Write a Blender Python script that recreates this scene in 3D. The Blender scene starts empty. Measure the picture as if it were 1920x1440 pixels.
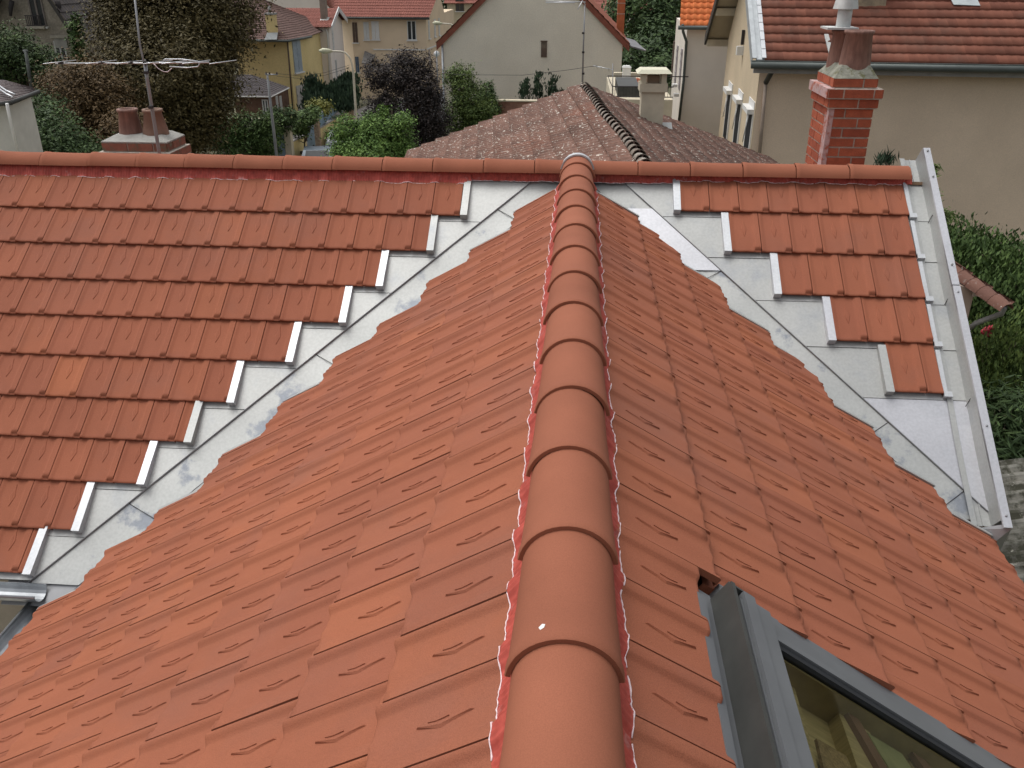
import bpy, math, random
import numpy as np
from mathutils import Vector, Matrix
random.seed(7); rng = np.random.default_rng(11)
sc = bpy.context.scene
COL = sc.collection

# ------------------------------------------------------------------ camera, world, sun, exposure
CAM = np.array([-0.0127, -1.3917, 1.2385])
YAW, PIT, ROL, FPX = math.radians(4.0973), math.radians(25.5663), math.radians(0.08), 1644.18
fw = np.array([-math.sin(YAW)*math.cos(PIT), math.cos(YAW)*math.cos(PIT), -math.sin(PIT)])
rt = np.array([math.cos(YAW), math.sin(YAW), 0.0]); up = np.cross(rt, fw)
r2 = rt*math.cos(ROL)+up*math.sin(ROL); u2 = -rt*math.sin(ROL)+up*math.cos(ROL)
cd = bpy.data.cameras.new('camera'); cam = bpy.data.objects.new('camera', cd); COL.objects.link(cam)
M = Matrix.Identity(4)
for i in range(3):
    M[i][0] = r2[i]; M[i][1] = u2[i]; M[i][2] = -fw[i]; M[i][3] = CAM[i]
cam.matrix_world = M
cd.sensor_width = 36; cd.lens = FPX/1920*36; cd.clip_start = 0.05; cd.clip_end = 2000
sc.camera = cam

SUN_EL, SUN_AZ = math.radians(68), math.radians(-62)      # azimuth measured from +Y towards +X
world = bpy.data.worlds.new('World'); sc.world = world; world.use_nodes = True
nt = world.node_tree; bg = nt.nodes['Background']
sky = nt.nodes.new('ShaderNodeTexSky'); sky.sky_type = 'NISHITA'; sky.sun_disc = False
sky.sun_elevation = SUN_EL; sky.sun_rotation = SUN_AZ; sky.dust_density = 6; sky.air_density = 1.0; sky.ozone_density = 1.0
hs = nt.nodes.new('ShaderNodeHueSaturation'); hs.inputs['Saturation'].default_value = 0.22
nt.links.new(sky.outputs[0], hs.inputs['Color']); nt.links.new(hs.outputs[0], bg.inputs[0])
bg.inputs[1].default_value = 0.145
sd = bpy.data.lights.new('sun', 'SUN'); sd.energy = 0.7; sd.angle = math.radians(50); sd.color = (1.0, 0.96, 0.90)
so = bpy.data.objects.new('sun', sd); COL.objects.link(so)
sdir = Vector((math.sin(SUN_AZ)*math.cos(SUN_EL), math.cos(SUN_AZ)*math.cos(SUN_EL), math.sin(SUN_EL)))
so.rotation_euler = sdir.to_track_quat('Z', 'Y').to_euler(); so.location = (0, 0, 30)
sc.view_settings.view_transform = 'Standard'; sc.view_settings.look = 'None'
sc.view_settings.exposure = 0.22; sc.view_settings.gamma = 1.0

# ------------------------------------------------------------------ helpers
def ray(x, y): return fw+(x-960)/FPX*r2+(720-y)/FPX*u2
def at(x, y, Y):
    d = ray(x, y); return CAM+(Y-CAM[1])/d[1]*d
def onp(x, y, p0, n):
    d = ray(x, y); n = np.array(n, float); return CAM+((np.array(p0)-CAM)@n)/(d@n)*d
def onz(x, y, z): return onp(x, y, (0, 0, z), (0, 0, 1))
V = lambda *a: np.array(a, float)

def nmix(nt, a, b, fac, typ='MIX'):
    m = nt.nodes.new('ShaderNodeMix'); m.data_type = 'RGBA'; m.blend_type = typ
    for s, v in ((0, fac), (6, a), (7, b)):
        if hasattr(v, 'is_linked') or hasattr(v, 'links'): nt.links.new(v, m.inputs[s])
        else: m.inputs[s].default_value = v if s == 0 else (*v, 1) if len(v) == 3 else v
    return m.outputs[2]
def ramp(nt, fac, stops):
    r = nt.nodes.new('ShaderNodeValToRGB'); nt.links.new(fac, r.inputs[0])
    e = r.color_ramp.elements
    e[0].position, e[0].color = stops[0][0], (*stops[0][1], 1); e[1].position, e[1].color = stops[-1][0], (*stops[-1][1], 1)
    for p, c in stops[1:-1]:
        x = e.new(p); x.color = (*c, 1)
    return r.outputs[0]
def noise(nt, scale, detail=4, rough=.6, stretch=None):
    tc = nt.nodes.new('ShaderNodeTexCoord'); n = nt.nodes.new('ShaderNodeTexNoise')
    n.inputs['Scale'].default_value = scale; n.inputs['Detail'].default_value = detail; n.inputs['Roughness'].default_value = rough
    if stretch:
        mp = nt.nodes.new('ShaderNodeMapping'); mp.inputs['Scale'].default_value = stretch
        nt.links.new(tc.outputs['Object'], mp.inputs[0]); nt.links.new(mp.outputs[0], n.inputs['Vector'])
    else: nt.links.new(tc.outputs['Object'], n.inputs['Vector'])
    return n.outputs['Fac']
def mat(name, c1, c2=None, rough=.8, metal=0., tint=False, var=.25, vs=3., grain=0., gs=200., bump=0., bs=60., patch=None, spots=None, stretch=None, spec=.3, trans=0.):
    m = bpy.data.materials.new(name); m.use_nodes = True; nt = m.node_tree; b = nt.nodes['Principled BSDF']
    c2 = c2 or c1
    b.inputs['Roughness'].default_value = rough; b.inputs['Metallic'].default_value = metal
    b.inputs['Specular IOR Level'].default_value = spec
    n = noise(nt, vs, stretch=stretch)
    if tint:
        a = nt.nodes.new('ShaderNodeAttribute'); a.attribute_name = 'tint'; col = nmix(nt, c1, c2, a.outputs['Fac'])
    else: col = nmix(nt, c1, c2, n)
    k = ramp(nt, n, [(.3, (1-var,)*3), (.7, (1+var*.4,)*3)])
    col = nmix(nt, col, k, 1.0, 'MULTIPLY')
    if patch:   # (colour, scale, lo, hi)
        f = ramp(nt, noise(nt, patch[1], 6, .65), [(patch[2], (0,)*3), (patch[3], (1,)*3)]); col = nmix(nt, col, patch[0], f)
    if spots:
        f = ramp(nt, noise(nt, spots[1], 3, .7), [(spots[2], (0,)*3), (spots[3], (1,)*3)]); col = nmix(nt, col, spots[0], f)
    if grain:
        g = ramp(nt, noise(nt, gs, 2, .5), [(.35, (1-grain,)*3), (.65, (1+grain,)*3)]); col = nmix(nt, col, g, 1.0, 'MULTIPLY')
    nt.links.new(col, b.inputs['Base Color'])
    if bump:
        bp = nt.nodes.new('ShaderNodeBump'); bp.inputs['Strength'].default_value = bump; bp.inputs['Distance'].default_value = .01
        nt.links.new(noise(nt, bs, 5), bp.inputs['Height']); nt.links.new(bp.outputs[0], b.inputs['Normal'])
    return m

ORG = {}
class MB:
    def __init__(s): s.v = []; s.f = []; s.t = []; s.sm = []
    def add(s, vs, fs, tint=.5, smooth=False):
        n = len(s.v); s.v.extend([tuple(map(float, p)) for p in vs])
        for f in fs: s.f.append(tuple(i+n for i in f)); s.t.append(tint); s.sm.append(smooth)
    def quad(s, a, b, c, d, tint=.5): s.add([a, b, c, d], [(0, 1, 2, 3)], tint)
    def poly(s, pts, tint=.5): s.add(pts, [tuple(range(len(pts)))], tint)
    def hexa(s, p, tint=.5):   # 8 pts: bottom 0-3, top 4-7
        s.add(p, [(3, 2, 1, 0), (4, 5, 6, 7), (0, 1, 5, 4), (1, 2, 6, 5), (2, 3, 7, 6), (3, 0, 4, 7)], tint)
    def box(s, a, b, tint=.5):
        (x0, y0, z0), (x1, y1, z1) = a, b
        s.hexa([(x0, y0, z0), (x1, y0, z0), (x1, y1, z0), (x0, y1, z0), (x0, y0, z1), (x1, y0, z1), (x1, y1, z1), (x0, y1, z1)], tint)
    def obox(s, c, ux, uy, uz, hx, hy, hz, tint=.5):  # oriented box by unit axes, half sizes
        c = np.array(c, float); ux, uy, uz = [np.array(q, float) for q in (ux, uy, uz)]
        P = [c+a*hx*ux+b*hy*uy+g*hz*uz for g in (-1, 1) for a, b in ((-1, -1), (1, -1), (1, 1), (-1, 1))]
        s.hexa(P, tint)
    def fbox(s, fr, u0, u1, d0, d1, h0, h1, tint=.5):
        s.hexa([fr(u0, d0, h0), fr(u1, d0, h0), fr(u1, d1, h0), fr(u0, d1, h0), fr(u0, d0, h1), fr(u1, d0, h1), fr(u1, d1, h1), fr(u0, d1, h1)], tint)
    def tube(s, pts, r, n=8, tint=.5, cap=True):
        pts = [np.array(p, float) for p in pts]; rs = r if hasattr(r, '__len__') else [r]*len(pts)
        vs = []; fs = []
        prev = None
        for i, p in enumerate(pts):
            t = (pts[min(i+1, len(pts)-1)]-pts[max(i-1, 0)]); t = t/(np.linalg.norm(t)+1e-12)
            ref = prev if prev is not None else (V(0, 0, 1) if abs(t[2]) < .9 else V(1, 0, 0))
            a = ref-t*(ref@t); a /= np.linalg.norm(a)+1e-12; b = np.cross(t, a); prev = a
            for k in range(n):
                q = 2*math.pi*k/n; vs.append(p+rs[i]*(math.cos(q)*a+math.sin(q)*b))
        for i in range(len(pts)-1):
            for k in range(n): fs.append((i*n+k, i*n+(k+1) % n, (i+1)*n+(k+1) % n, (i+1)*n+k))
        if cap: fs += [tuple(range(n))[::-1], tuple(range((len(pts)-1)*n, len(pts)*n))]
        s.add(vs, fs, tint, True)
    def lathe(s, c, prof, n=20, tint=.5, cap=False):
        c = np.array(c, float); vs = []; fs = []
        for r, z in prof:
            for k in range(n): q = 2*math.pi*k/n; vs.append(c+V(r*math.cos(q), r*math.sin(q), z))
        for i in range(len(prof)-1):
            for k in range(n): fs.append((i*n+k, i*n+(k+1) % n, (i+1)*n+(k+1) % n, (i+1)*n+k))
        if cap: fs.append(tuple(range((len(prof)-1)*n, len(prof)*n)))
        s.add(vs, fs, tint, True)
    def build(s, name, m, parent=None, **kw):
        o0 = ORG.get(parent.name, V(0, 0, 0)) if parent else V(0, 0, 0)
        me = bpy.data.meshes.new(name); me.from_pydata([tuple(np.array(p)-o0) for p in s.v], [], s.f)
        a = me.attributes.new('tint', 'FLOAT', 'FACE'); a.data.foreach_set('value', s.t)
        me.polygons.foreach_set('use_smooth', s.sm); me.materials.append(m); me.update()
        o = bpy.data.objects.new(name, me); COL.objects.link(o)
        if parent: o.parent = parent
        ORG[o.name] = o0
        for k, v in kw.items(): o['category' if k == 'cat' else k] = v
        return o
def thing(name, loc, label, cat, group=None):
    o = bpy.data.objects.new(name, None); COL.objects.link(o); o.location = tuple(loc); ORG[o.name] = np.array(loc, float)
    o.empty_display_size = .2
    o['label'] = label; o['category'] = cat
    if group: o['group'] = group
    return o
def nonmanifold_fix(o):
    import bmesh
    bm = bmesh.new(); bm.from_mesh(o.data); bmesh.ops.recalc_face_normals(bm, faces=bm.faces); bm.to_mesh(o.data); bm.free()

# ------------------------------------------------------------------ materials
TILE = mat('clay_tile', (.275, .094, .055), (.350, .120, .060), rough=.82, spec=.2, tint=True, var=.10, vs=2.2, grain=.13, gs=420, bump=.2, bs=240,
           patch=((.24, .098, .066), 1.3, .50, .85), spots=((.55, .38, .22), 34, .80, .83))
RIDGE = mat('clay_ridge', (.275, .099, .058), (.31, .113, .066), rough=.85, spec=.15, tint=True, var=.12, vs=2.6, grain=.07, gs=380, bump=.08, bs=200, spots=((.6, .35, .22), 26, .80, .83))
ROLL = mat('red_underlay', (.42, .066, .046), (.47, .09, .068), rough=.6, var=.3, vs=9, stretch=(3, 3, 3), patch=((.52, .28, .26), 14, .60, .8))
BEAD = mat('white_sealant', (.80, .66, .68), rough=.5, var=.1)
def zinc(name, base, dark, rough=.55, lo=.52, hi=.75, metal=.5):
    m = mat(name, base, base, rough=rough, metal=metal, var=.10, vs=1.8, patch=(dark, 3.4, lo, hi), grain=.05, gs=60, bump=.05, bs=8)
    return m
ZINC = zinc('zinc_sheet', (.43, .44, .43), (.34, .36, .38))
ZINCN = zinc('zinc_bright', (.54, .55, .58), (.46, .48, .51), rough=.42)
ZINCB = zinc('zinc_box', (.56, .58, .60), (.47, .49, .52), rough=.48)
STAIN = zinc('zinc_worn', (.43, .44, .43), (.25, .27, .30), lo=.54, hi=.62)
DARKJ = mat('dark_gap', (.05, .045, .045), rough=.9)
FRAME = mat('grey_metal_frame', (.145, .153, .162), (.18, .188, .198), rough=.45, metal=.3, var=.12, spots=((.35, .30, .18), 60, .80, .84))
FRAMED = mat('dark_metal_flashing', (.055, .058, .055), (.08, .08, .075), rough=.5, metal=.3, var=.2, vs=6)
RUBBER = mat('black_seal', (.02, .022, .025), rough=.6)
WOOD = mat('pine_board', (.33, .26, .12), (.42, .33, .17), rough=.6, var=.3, vs=6, stretch=(1, 12, 1))
REFLD = mat('reflection_dark', (.16, .08, .05), rough=.7, var=.3)
GLASS = bpy.data.materials.new('window_glass'); GLASS.use_nodes = True
_g = GLASS.node_tree; _b = _g.nodes['Principled BSDF']; _b.inputs['Base Color'].default_value = (.10, .12, .09, 1); _b.inputs['Roughness'].default_value = .03
_t = _g.nodes.new('ShaderNodeBsdfTransparent'); _t.inputs[0].default_value = (.92, .95, .84, 1)
_m = _g.nodes.new('ShaderNodeMixShader'); _f = _g.nodes.new('ShaderNodeFresnel'); _f.inputs[0].default_value = 1.45
_gl = _g.nodes.new('ShaderNodeBsdfGlossy'); _gl.inputs['Roughness'].default_value = .03
_g.links.new(_f.outputs[0], _m.inputs[0]); _g.links.new(_t.outputs[0], _m.inputs[1]); _g.links.new(_gl.outputs[0], _m.inputs[2])
_g.links.new(_m.outputs[0], _g.nodes['Material Output'].inputs[0])
PANE = mat('dark_window_pane', (.035, .04, .045), rough=.12, spec=.6, var=.1)
BRICK = mat('red_brick', (.31, .078, .042), (.41, .112, .058), rough=.85, tint=True, var=.25, vs=14, grain=.12, gs=150, bump=.3, bs=120)
MORTAR = mat('mortar', (.50, .45, .39), rough=.95, var=.3, vs=20, bump=.4, bs=90)
LIME = mat('lime_wash', (.62, .52, .52), (.40, .22, .20), rough=.9, var=.3, vs=18, patch=((.36, .12, .08), 16, .50, .62))
CEMENT = mat('mossy_cement', (.20, .20, .16), (.30, .30, .25), rough=.95, var=.4, vs=14, bump=.6, bs=50, patch=((.13, .13, .07), 18, .55, .65))
POTM = mat('terracotta_pot', (.20, .105, .085), (.27, .15, .115), rough=.6, var=.3, vs=8, stretch=(4, 4, 1))
STEEL = mat('galvanised_steel', (.38, .39, .40), (.28, .28, .29), rough=.45, metal=.6, var=.2, vs=8)
ALU = mat('aluminium_rod', (.62, .64, .66), rough=.4, metal=.6, var=.1)

# ------------------------------------------------------------------ near house geometry
A1, A2 = math.radians(33.96), math.radians(36.48)
c1, s1, c2, s2 = math.cos(A1), math.sin(A1), math.cos(A2), math.sin(A2)
YM, ZP, ZN, GZ = 5.166, -.12, -.09, -8.8
frL = lambda y, d, h: (-(d*c1)-h*s1, y, ZN-d*s1+h*c1)
frR = lambda y, d, h: ((d*c1)+h*s1, y, ZN-d*s1+h*c1)
frM = lambda x, d, h: (x, YM-d*c2-h*s2, ZP-d*s2+h*c2)
frB = lambda x, d, h: (x, YM+d*c2+h*s2, ZP-d*s2+h*c2)
T = .034
def ribh(u, w):
    if u < .004: return .0125
    if u < .036: return .0125*(.5+.5*math.cos(math.pi*(u-.004)/.032))
    if u > w-.036: return .013
    if u > w-.056: return .013*(.5-.5*math.cos(math.pi*(u-(w-.056))/.020))
    return 0.
def tile(mb, fr, U, dirn, nose, w, G, ca=0., cb=None, v0=0., arrow=True, tint=.5, lift=0., T=.032, k_=1., notch=False):
    cb = w-.005 if cb is None else min(cb, w-.005)
    if cb-ca < .01: return
    us = [0, .004, .012, .020, .028, .036, w*.34, w*.42, w*.50, w*.58, w*.66, w-.056, w-.049, w-.043, w-.036, w-.004]
    us = [u for u in us if ca < u < cb]; us = [ca]+us+[cb]
    vs = sorted(set([v0, v0+.005, v0+.011]+[v for v in (.018, .022, .045, .075) if v > v0+.012]+[G+.03]))
    j1, j2, j3 = random.uniform(-.0012, .0012), random.uniform(-.0012, .0012), random.uniform(-.0015, .0015)
    def H(u, v):
        h = -T*v/G+lift+j1+(u/w)*(j2-j1)+j3*(v/G)
        r = ribh(u, w)*k_
        if u > w-.045 and v < .020 and v0 == 0: r = -.006 if notch else r*.55
        h += r
        if v < .075: h += .0050*k_*math.exp(-((u-w*.5)/(w*.075))**2)*(1-v/.075)
        if v < v0+.009: h -= .0045*(1-(v-v0)/.009)**2
        return h
    P = []; nv = len(vs)
    for u in us:
        for v in vs: P.append(fr(U+dirn*u, nose-v, H(u, v)))
    F = [(i*nv+k, i*nv+k+1, (i+1)*nv+k+1, (i+1)*nv+k) for i in range(len(us)-1) for k in range(nv-1)]
    # orientation
    a, b, c = np.array(P[0]), np.array(P[1]), np.array(P[nv])
    nrm = np.cross(b-a, c-a); flip = nrm[2] < 0
    if flip: F = [f[::-1] for f in F]
    mb.add(P, F, tint, True)
    # nose front
    Q = []
    for u in us: Q += [fr(U+dirn*u, nose-v0, H(u, v0)), fr(U+dirn*u, nose-v0-.003, -T*.72+ribh(u, w)*.2)]
    mb.add(Q, [(2*i, 2*i+1, 2*i+3, 2*i+2) for i in range(len(us)-1)], tint)
    for u, du in ((us[0], us[0] < .001), (us[-1], us[-1] > w-.006)):
        Q = []
        for v in vs: Q += [fr(U+dirn*u, nose-v, H(u, v)), fr(U+dirn*u, nose-v, H(u, v)-(.022 if du else .045))]
        mb.add(Q, [(2*i, 2*i+1, 2*i+3, 2*i+2) for i in range(nv-1)], tint)
    uc = w*.47
    if arrow and ca < uc-.03 and cb > uc+.03 and v0 < .1:
        O = [(0, .128), (-.023, .200), (-.013, .232), (-.002, .285), (.002, .285), (.013, .232), (.023, .200)]
        bot = [fr(U+dirn*(uc+a_), nose-v, H(uc+a_, v)-.001) for a_, v in O]; top = [fr(U+dirn*(uc+a_*.66), nose-.205-(v-.205)*.90, H(uc+a_, v)+(.0035 if notch else .0058)) for a_, v in O]
        n = len(O)
        mb.add(bot+top, [(i, (i+1) % n, n+(i+1) % n, n+i) for i in range(n)]+[(n, n+1, n+6), (n+1, n+2, n+5, n+6), (n+2, n+3, n+4, n+5)], tint)
        O2 = [(0, .165), (-.006, .190), (-.003, .210), (0, .222), (.003, .210), (.006, .190)]
        bot = [fr(U+dirn*(uc+a_), nose-v, H(uc+a_, v)+.001) for a_, v in O2]; top = [fr(U+dirn*(uc+a_*.6), nose-v, H(uc+a_, v)+(.0045 if notch else .0090)) for a_, v in O2]
        n = 6
        mb.add(bot+top, [(i, (i+1) % n, n+(i+1) % n, n+i) for i in range(n)]+[tuple(range(n, 2*n))], tint)
def rtint():
    q = random.random()
    return random.uniform(.12, .52) if q < .88 else random.uniform(.5, .85)

house = thing('tiled_house', (0, YM, GZ), 'house under a new orange clay tile roof with two ridges meeting and bright zinc valleys', 'house')

# --- near left slope
W1, G1 = .2325, .345
mb = MB()
endsL = [4.877, 4.55, 4.365, 4.034, 3.888, 3.613, 3.245, 2.895, 2.709, 2.404]
nosL = [.534+.3447*i for i in range(10)]
for i, (n_, ye) in enumerate(zip(nosL, endsL)):
    ph = .149 if i % 2 == 0 else .149+W1/2
    G = G1 if i else .46
    k0 = math.floor((-2.0-ph)/W1)
    k = k0
    while ph+k*W1 < ye:
        yj = ph+k*W1+W1          # left edge (high Y); u runs towards -Y
        ca = max(0, yj-ye)
        tile(mb, frL, yj, -1, n_, W1, G, ca=ca, tint=rtint(), k_=1.45)
        k += 1
mb.build('roof_slope', TILE, house)
# --- near right slope, with the skylight let in
mb = MB()
endsR = [4.828, 4.748, 4.457, 4.138, 3.984, 3.551, 3.201, 2.991]
nosR = [.534+.3447*i for i in range(8)]
SKY = 0.715     # far edge of the skylight opening
for i, (n_, ye) in enumerate(zip(nosR, endsR)):
    ph = .240 if i % 2 == 0 else .1245
    G = G1 if i else .46
    k = math.floor((-2.0-ph)/W1)
    while ph+k*W1 < ye:
        yj = ph+k*W1             # low Y edge; u runs towards +Y
        ca, cb, v0 = 0, min(W1, ye-yj), 0
        if i == 0 and yj+W1 <= SKY+.03: v0 = .080
        if 1 <= i <= 4:
            if yj+W1 <= SKY and yj > -1.0: k += 1; continue
            if yj < SKY < yj+W1: ca = SKY-yj+random.uniform(-.004, .004)
        tile(mb, frR, yj, 1, n_, W1, G, ca=ca, cb=cb, v0=v0, tint=rtint(), k_=1.15)
        k += 1
mb.build('roof_slope', TILE, house)
# --- main slope facing the camera
W2 = .208
mb = MB()
nosM = [.455, .776, 1.088, 1.39, 1.706, 2.02, 2.31, 2.604, 2.918, 3.195]
endM = [-.813, -1.024, -1.345, -1.559, -1.868, -2.198, -2.413, -2.642, -2.966, -3.181]
pv = .10
for i, (n_, xe) in enumerate(zip(nosM, endM)):
    G = n_-pv+.03; pv = n_
    ph = 0.0 if i % 2 == 0 else W2*.45
    k = math.floor((-6.4-ph)/W2)
    while ph+k*W2 < xe-.02:
        x = ph+k*W2
        tt = rtint()*.8
        tile(mb, frM, x, 1, n_, W2, G, cb=min(W2, xe-.02-x), tint=.98 if (i == 5 and abs(x+3.45) < .1) else tt, T=.026, k_=.72, notch=True)
        k += 1
nosMR = [.372, .723, 1.070, 1.421, 1.786]; stMR = [.721, 1.059, 1.37, 1.689, 2.006]; xr = 2.338
pv = .05
for i, (n_, xs) in enumerate(zip(nosMR, stMR)):
    G = n_-pv+.03; pv = n_
    k = 0; x = xs+.025
    while x < xr-.02:
        tile(mb, frM, x, 1, n_, W2, G, cb=min(W2, xr-x), tint=rtint()*.7, T=.026, k_=.72, notch=True); x += W2
mb.build('roof_slope', TILE, house)
# rear slope of the main roof
mb = MB()
for i in range(9):
    n_ = .45+.33*i; x = -6.4+(i % 2)*.1
    while x < 2.3: tile(mb, frB, x+.21, -1, n_, .21, .345, tint=rtint(), arrow=False); x += .21
mb.build('roof_slope', TILE, house)

# --- ridge tiles
def arc_tile(mb, P, R0, R1, L, lip=True, tint=.5, n=18, span=82):
    """P(t, x, z): point at distance t along the ridge, x across, z below the crest line."""
    secs = [(0, R0+.005), (.004, R0+.007), (.030, R0+.0065), (.040, R0+.003), (L*.5, (R0+R1)/2), (L, R1)] if lip else [(0, R0), (L, R1)]
    vs = []; 
    for t, r in secs:
        for k in range(n+1):
            q = math.radians(-span+2*span*k/n); vs.append(P(t, r*math.sin(q), r*math.cos(q)-R0-.007))
    m = n+1
    fs = [(a*m+k, a*m+k+1, (a+1)*m+k+1, (a+1)*m+k) for a in range(len(secs)-1) for k in range(n)]
    mb.add(vs, fs, tint, True)
    # thickness at the mouth
    vs = []
    for r in (R0+.005, R0-.006):
        for k in range(n+1):
            q = math.radians(-span+2*span*k/n); vs.append(P(0, r*math.sin(q), r*math.cos(q)-R0-.007))
    mb.add(vs, [(k, k+1, m+k+1, m+k) for k in range(n)], tint)
for n in range(-3, 13):
    mb = MB(); L = .455 if n < 12 else .30
    dx = random.uniform(-.003, .003)
    arc_tile(mb, lambda t, x, z: (x+dx, n*.40+t, z), .121, .1135, L, tint=random.random())
    mb.build('ridge_tile', RIDGE, house)
mb = MB(); arc_tile(mb, lambda t, x, z: (x, 5.06+t, z+.004), .120, .120, .085, lip=False); mb.build('ridge_collar', ZINCB, house)
X0, T2, ZR = -.31, .377, -.058
k = 0
for k in range(-17, 7):
    x = X0+k*T2; L = T2+.05
    if x+T2 > 2.35: L = 2.36-x
    if x > 2.3: continue
    mb = MB(); dz = random.uniform(-.002, .002); e = L if x+T2 > 2.25 else T2-.007
    arc_tile(mb, lambda t, a, z: (x+t, YM+a, ZR+z+dz), .105, .103, e, tint=random.random(), span=74)
    arc_tile(mb, lambda t, a, z: (x+t-.03, YM+a, ZR+z-.026), .080, .080, .07, lip=False, tint=.5, span=74)
    mb.build('ridge_tile', RIDGE, house)

# --- red ridge roll and its white sealed edge
def surfL(y, d, odd=0.149):
    u = (odd+W1*50-y) % W1; return -T*(.534-d)/.46+1.45*ribh(u, W1)
def surfR(y, d):
    u = (y-.240+W1*50) % W1; return -T*(.534-d)/.46+ribh(u, W1)
def roll(fr, a0, a1, edge, surf, inner, hin, step=.0052):
    mb = MB(); bd = MB(); n = int((a1-a0)/step); vs = []; path = []; wob = 0.
    for i in range(n+1):
        y = a0+(a1-a0)*i/n
        wob = wob*.90+random.uniform(-.0019, .0019); de = edge+.003*math.sin(y*27)+wob
        wv = .0030*math.sin(y*2*math.pi/.0205)+random.uniform(-.001, .001)
        for q, (d, h) in enumerate(((inner, hin), ((inner+edge)/2, (hin+surf(y, edge))/2+.004+wv), (de-.012, surf(y, de)+.006+wv), (de, surf(y, de)+.003))): vs.append(fr(y, d, h))
        path.append(fr(y, de+.001, surf(y, de)+.004))
    mb.add(vs, [(i*4+k, i*4+k+1, (i+1)*4+k+1, (i+1)*4+k) for i in range(n) for k in range(3)], .5, True)
    i = 0
    while i < n-12:                 # sealant runs with gaps
        L = random.randint(30, 130); seg = path[i:i+L:2]
        if len(seg) > 3: bd.tube(seg, [random.uniform(.0008, .0028) for _ in seg], 5)
        i += L+random.choice([0, 1, 4, 10])
    o = mb.build('ridge_underlay', ROLL, house); bd.build('sealed_edge', BEAD, o)
roll(frL, -1.2, 4.86, .186, surfL, .06, .030)
roll(frR, -1.2, 4.86, .186, surfR, .06, .030)
roll(frM, -6.3, -.78, .150, lambda x, d: -T*(.455-d)/.39+ribh((x+W2*60) % W2, W2), .04, .025)
roll(frM, -.80, .74, .112, lambda x, d: -.028, .04, .020)
roll(frM, .72, 2.40, .092, lambda x, d: -.022+ribh((x-.746+W2*60) % W2, W2), .03, .02)

# --- zinc: sheets, valleys, step boxes, verge
def crease(Y, h):
    zn = ZN+h/c1; zp = ZP+h/c2
    return (zn-zp+(YM-Y)*math.tan(A2))/math.tan(A1)
def solveY(X, h):
    zn = ZN+h/c1; zp = ZP+h/c2
    return YM-(X*math.tan(A1)-zn+zp)/math.tan(A2)
HV = -.052
def foldX(d, s):
    return -(.359+(d-.123)*(2.787/3.082)) if s < 0 else .362+(d-.107)*(2.084/2.402)
for s, dend, fr in ((-1, 3.24, frL), (1, 2.60, frR)):
    mb = MB(); N = 26; vs = []
    for i in range(N+1):
        d = .02+(dend-.02)*i/N; Y = YM-d*c2-HV*s2
        xc = s*max(crease(Y, HV), .02); xf = foldX(d, s)
        if s > 0: xf = min(xf, 2.50); xc = min(xc, 2.50)
        bow = .004*math.sin(i*1.3)
        vs += [frM(xf-s*.06*0, d, HV+.004), frM(xf*.5+xc*.5, d, HV+bow), frM(xc, d, HV)]
        # near-slope side of the valley, tucked under the cut tiles
        dn = abs(xc)/c1
        yy = Y-.46
        vs += [fr(Y, dn, HV), fr(Y-.10, dn, HV+.012), fr(Y-.45, dn, HV)]
    F = [(i*6+k, i*6+k+1, (i+1)*6+k+1, (i+1)*6+k) for i in range(N) for k in (0, 1, 3, 4)]
    mb.add(vs, F, .5, True)
    o = mb.build('valley_flashing', STAIN, house)
    mb = MB(); mb.tube([vs[i*6+2] for i in range(1, N+1)], .0022, 4); mb.build('crease', STEEL, o)  # thin dark line added for the shade change at the valley fold
    # seams across the valley and folded edge
    mb = MB()
    pts = [frM(foldX(d, s), d, HV+.010) for d in np.linspace(.05, dend, 30)]
    mb.tube(pts, .006, 6); mb.build('folded_edge', FRAMED if False else STEEL, o)
    for d in ((.36, 1.62, 2.72) if s < 0 else (.34, .86, 1.98, 2.42)):
        mb = MB()
        Y = YM-d*c2; xc = s*crease(Y-.05, HV); xf = foldX(d, s)
        a = np.array(frM(xf, d, HV+.006)); b = np.array(frM(xc, d+.10*(1), HV+.004))
        mb.tube([a, b], .0022, 4); mb.build('seam', DARKJ, o)
# bright newer sheet on the right valley
mb = MB(); L = [.33, .86]
P = []
for d in np.linspace(.33, .86, 8):
    Y = YM-d*c2-HV*s2; xc = min(crease(Y, HV), 3); P += [frM(foldX(d, 1)-.006, d, HV+.009), frM(xc+.012, d, HV+.006)]
mb.add(P, [(2*i, 2*i+1, 2*i+3, 2*i+2) for i in range(7)], .5); mb.build('valley_flashing', ZINCN, house)

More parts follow.
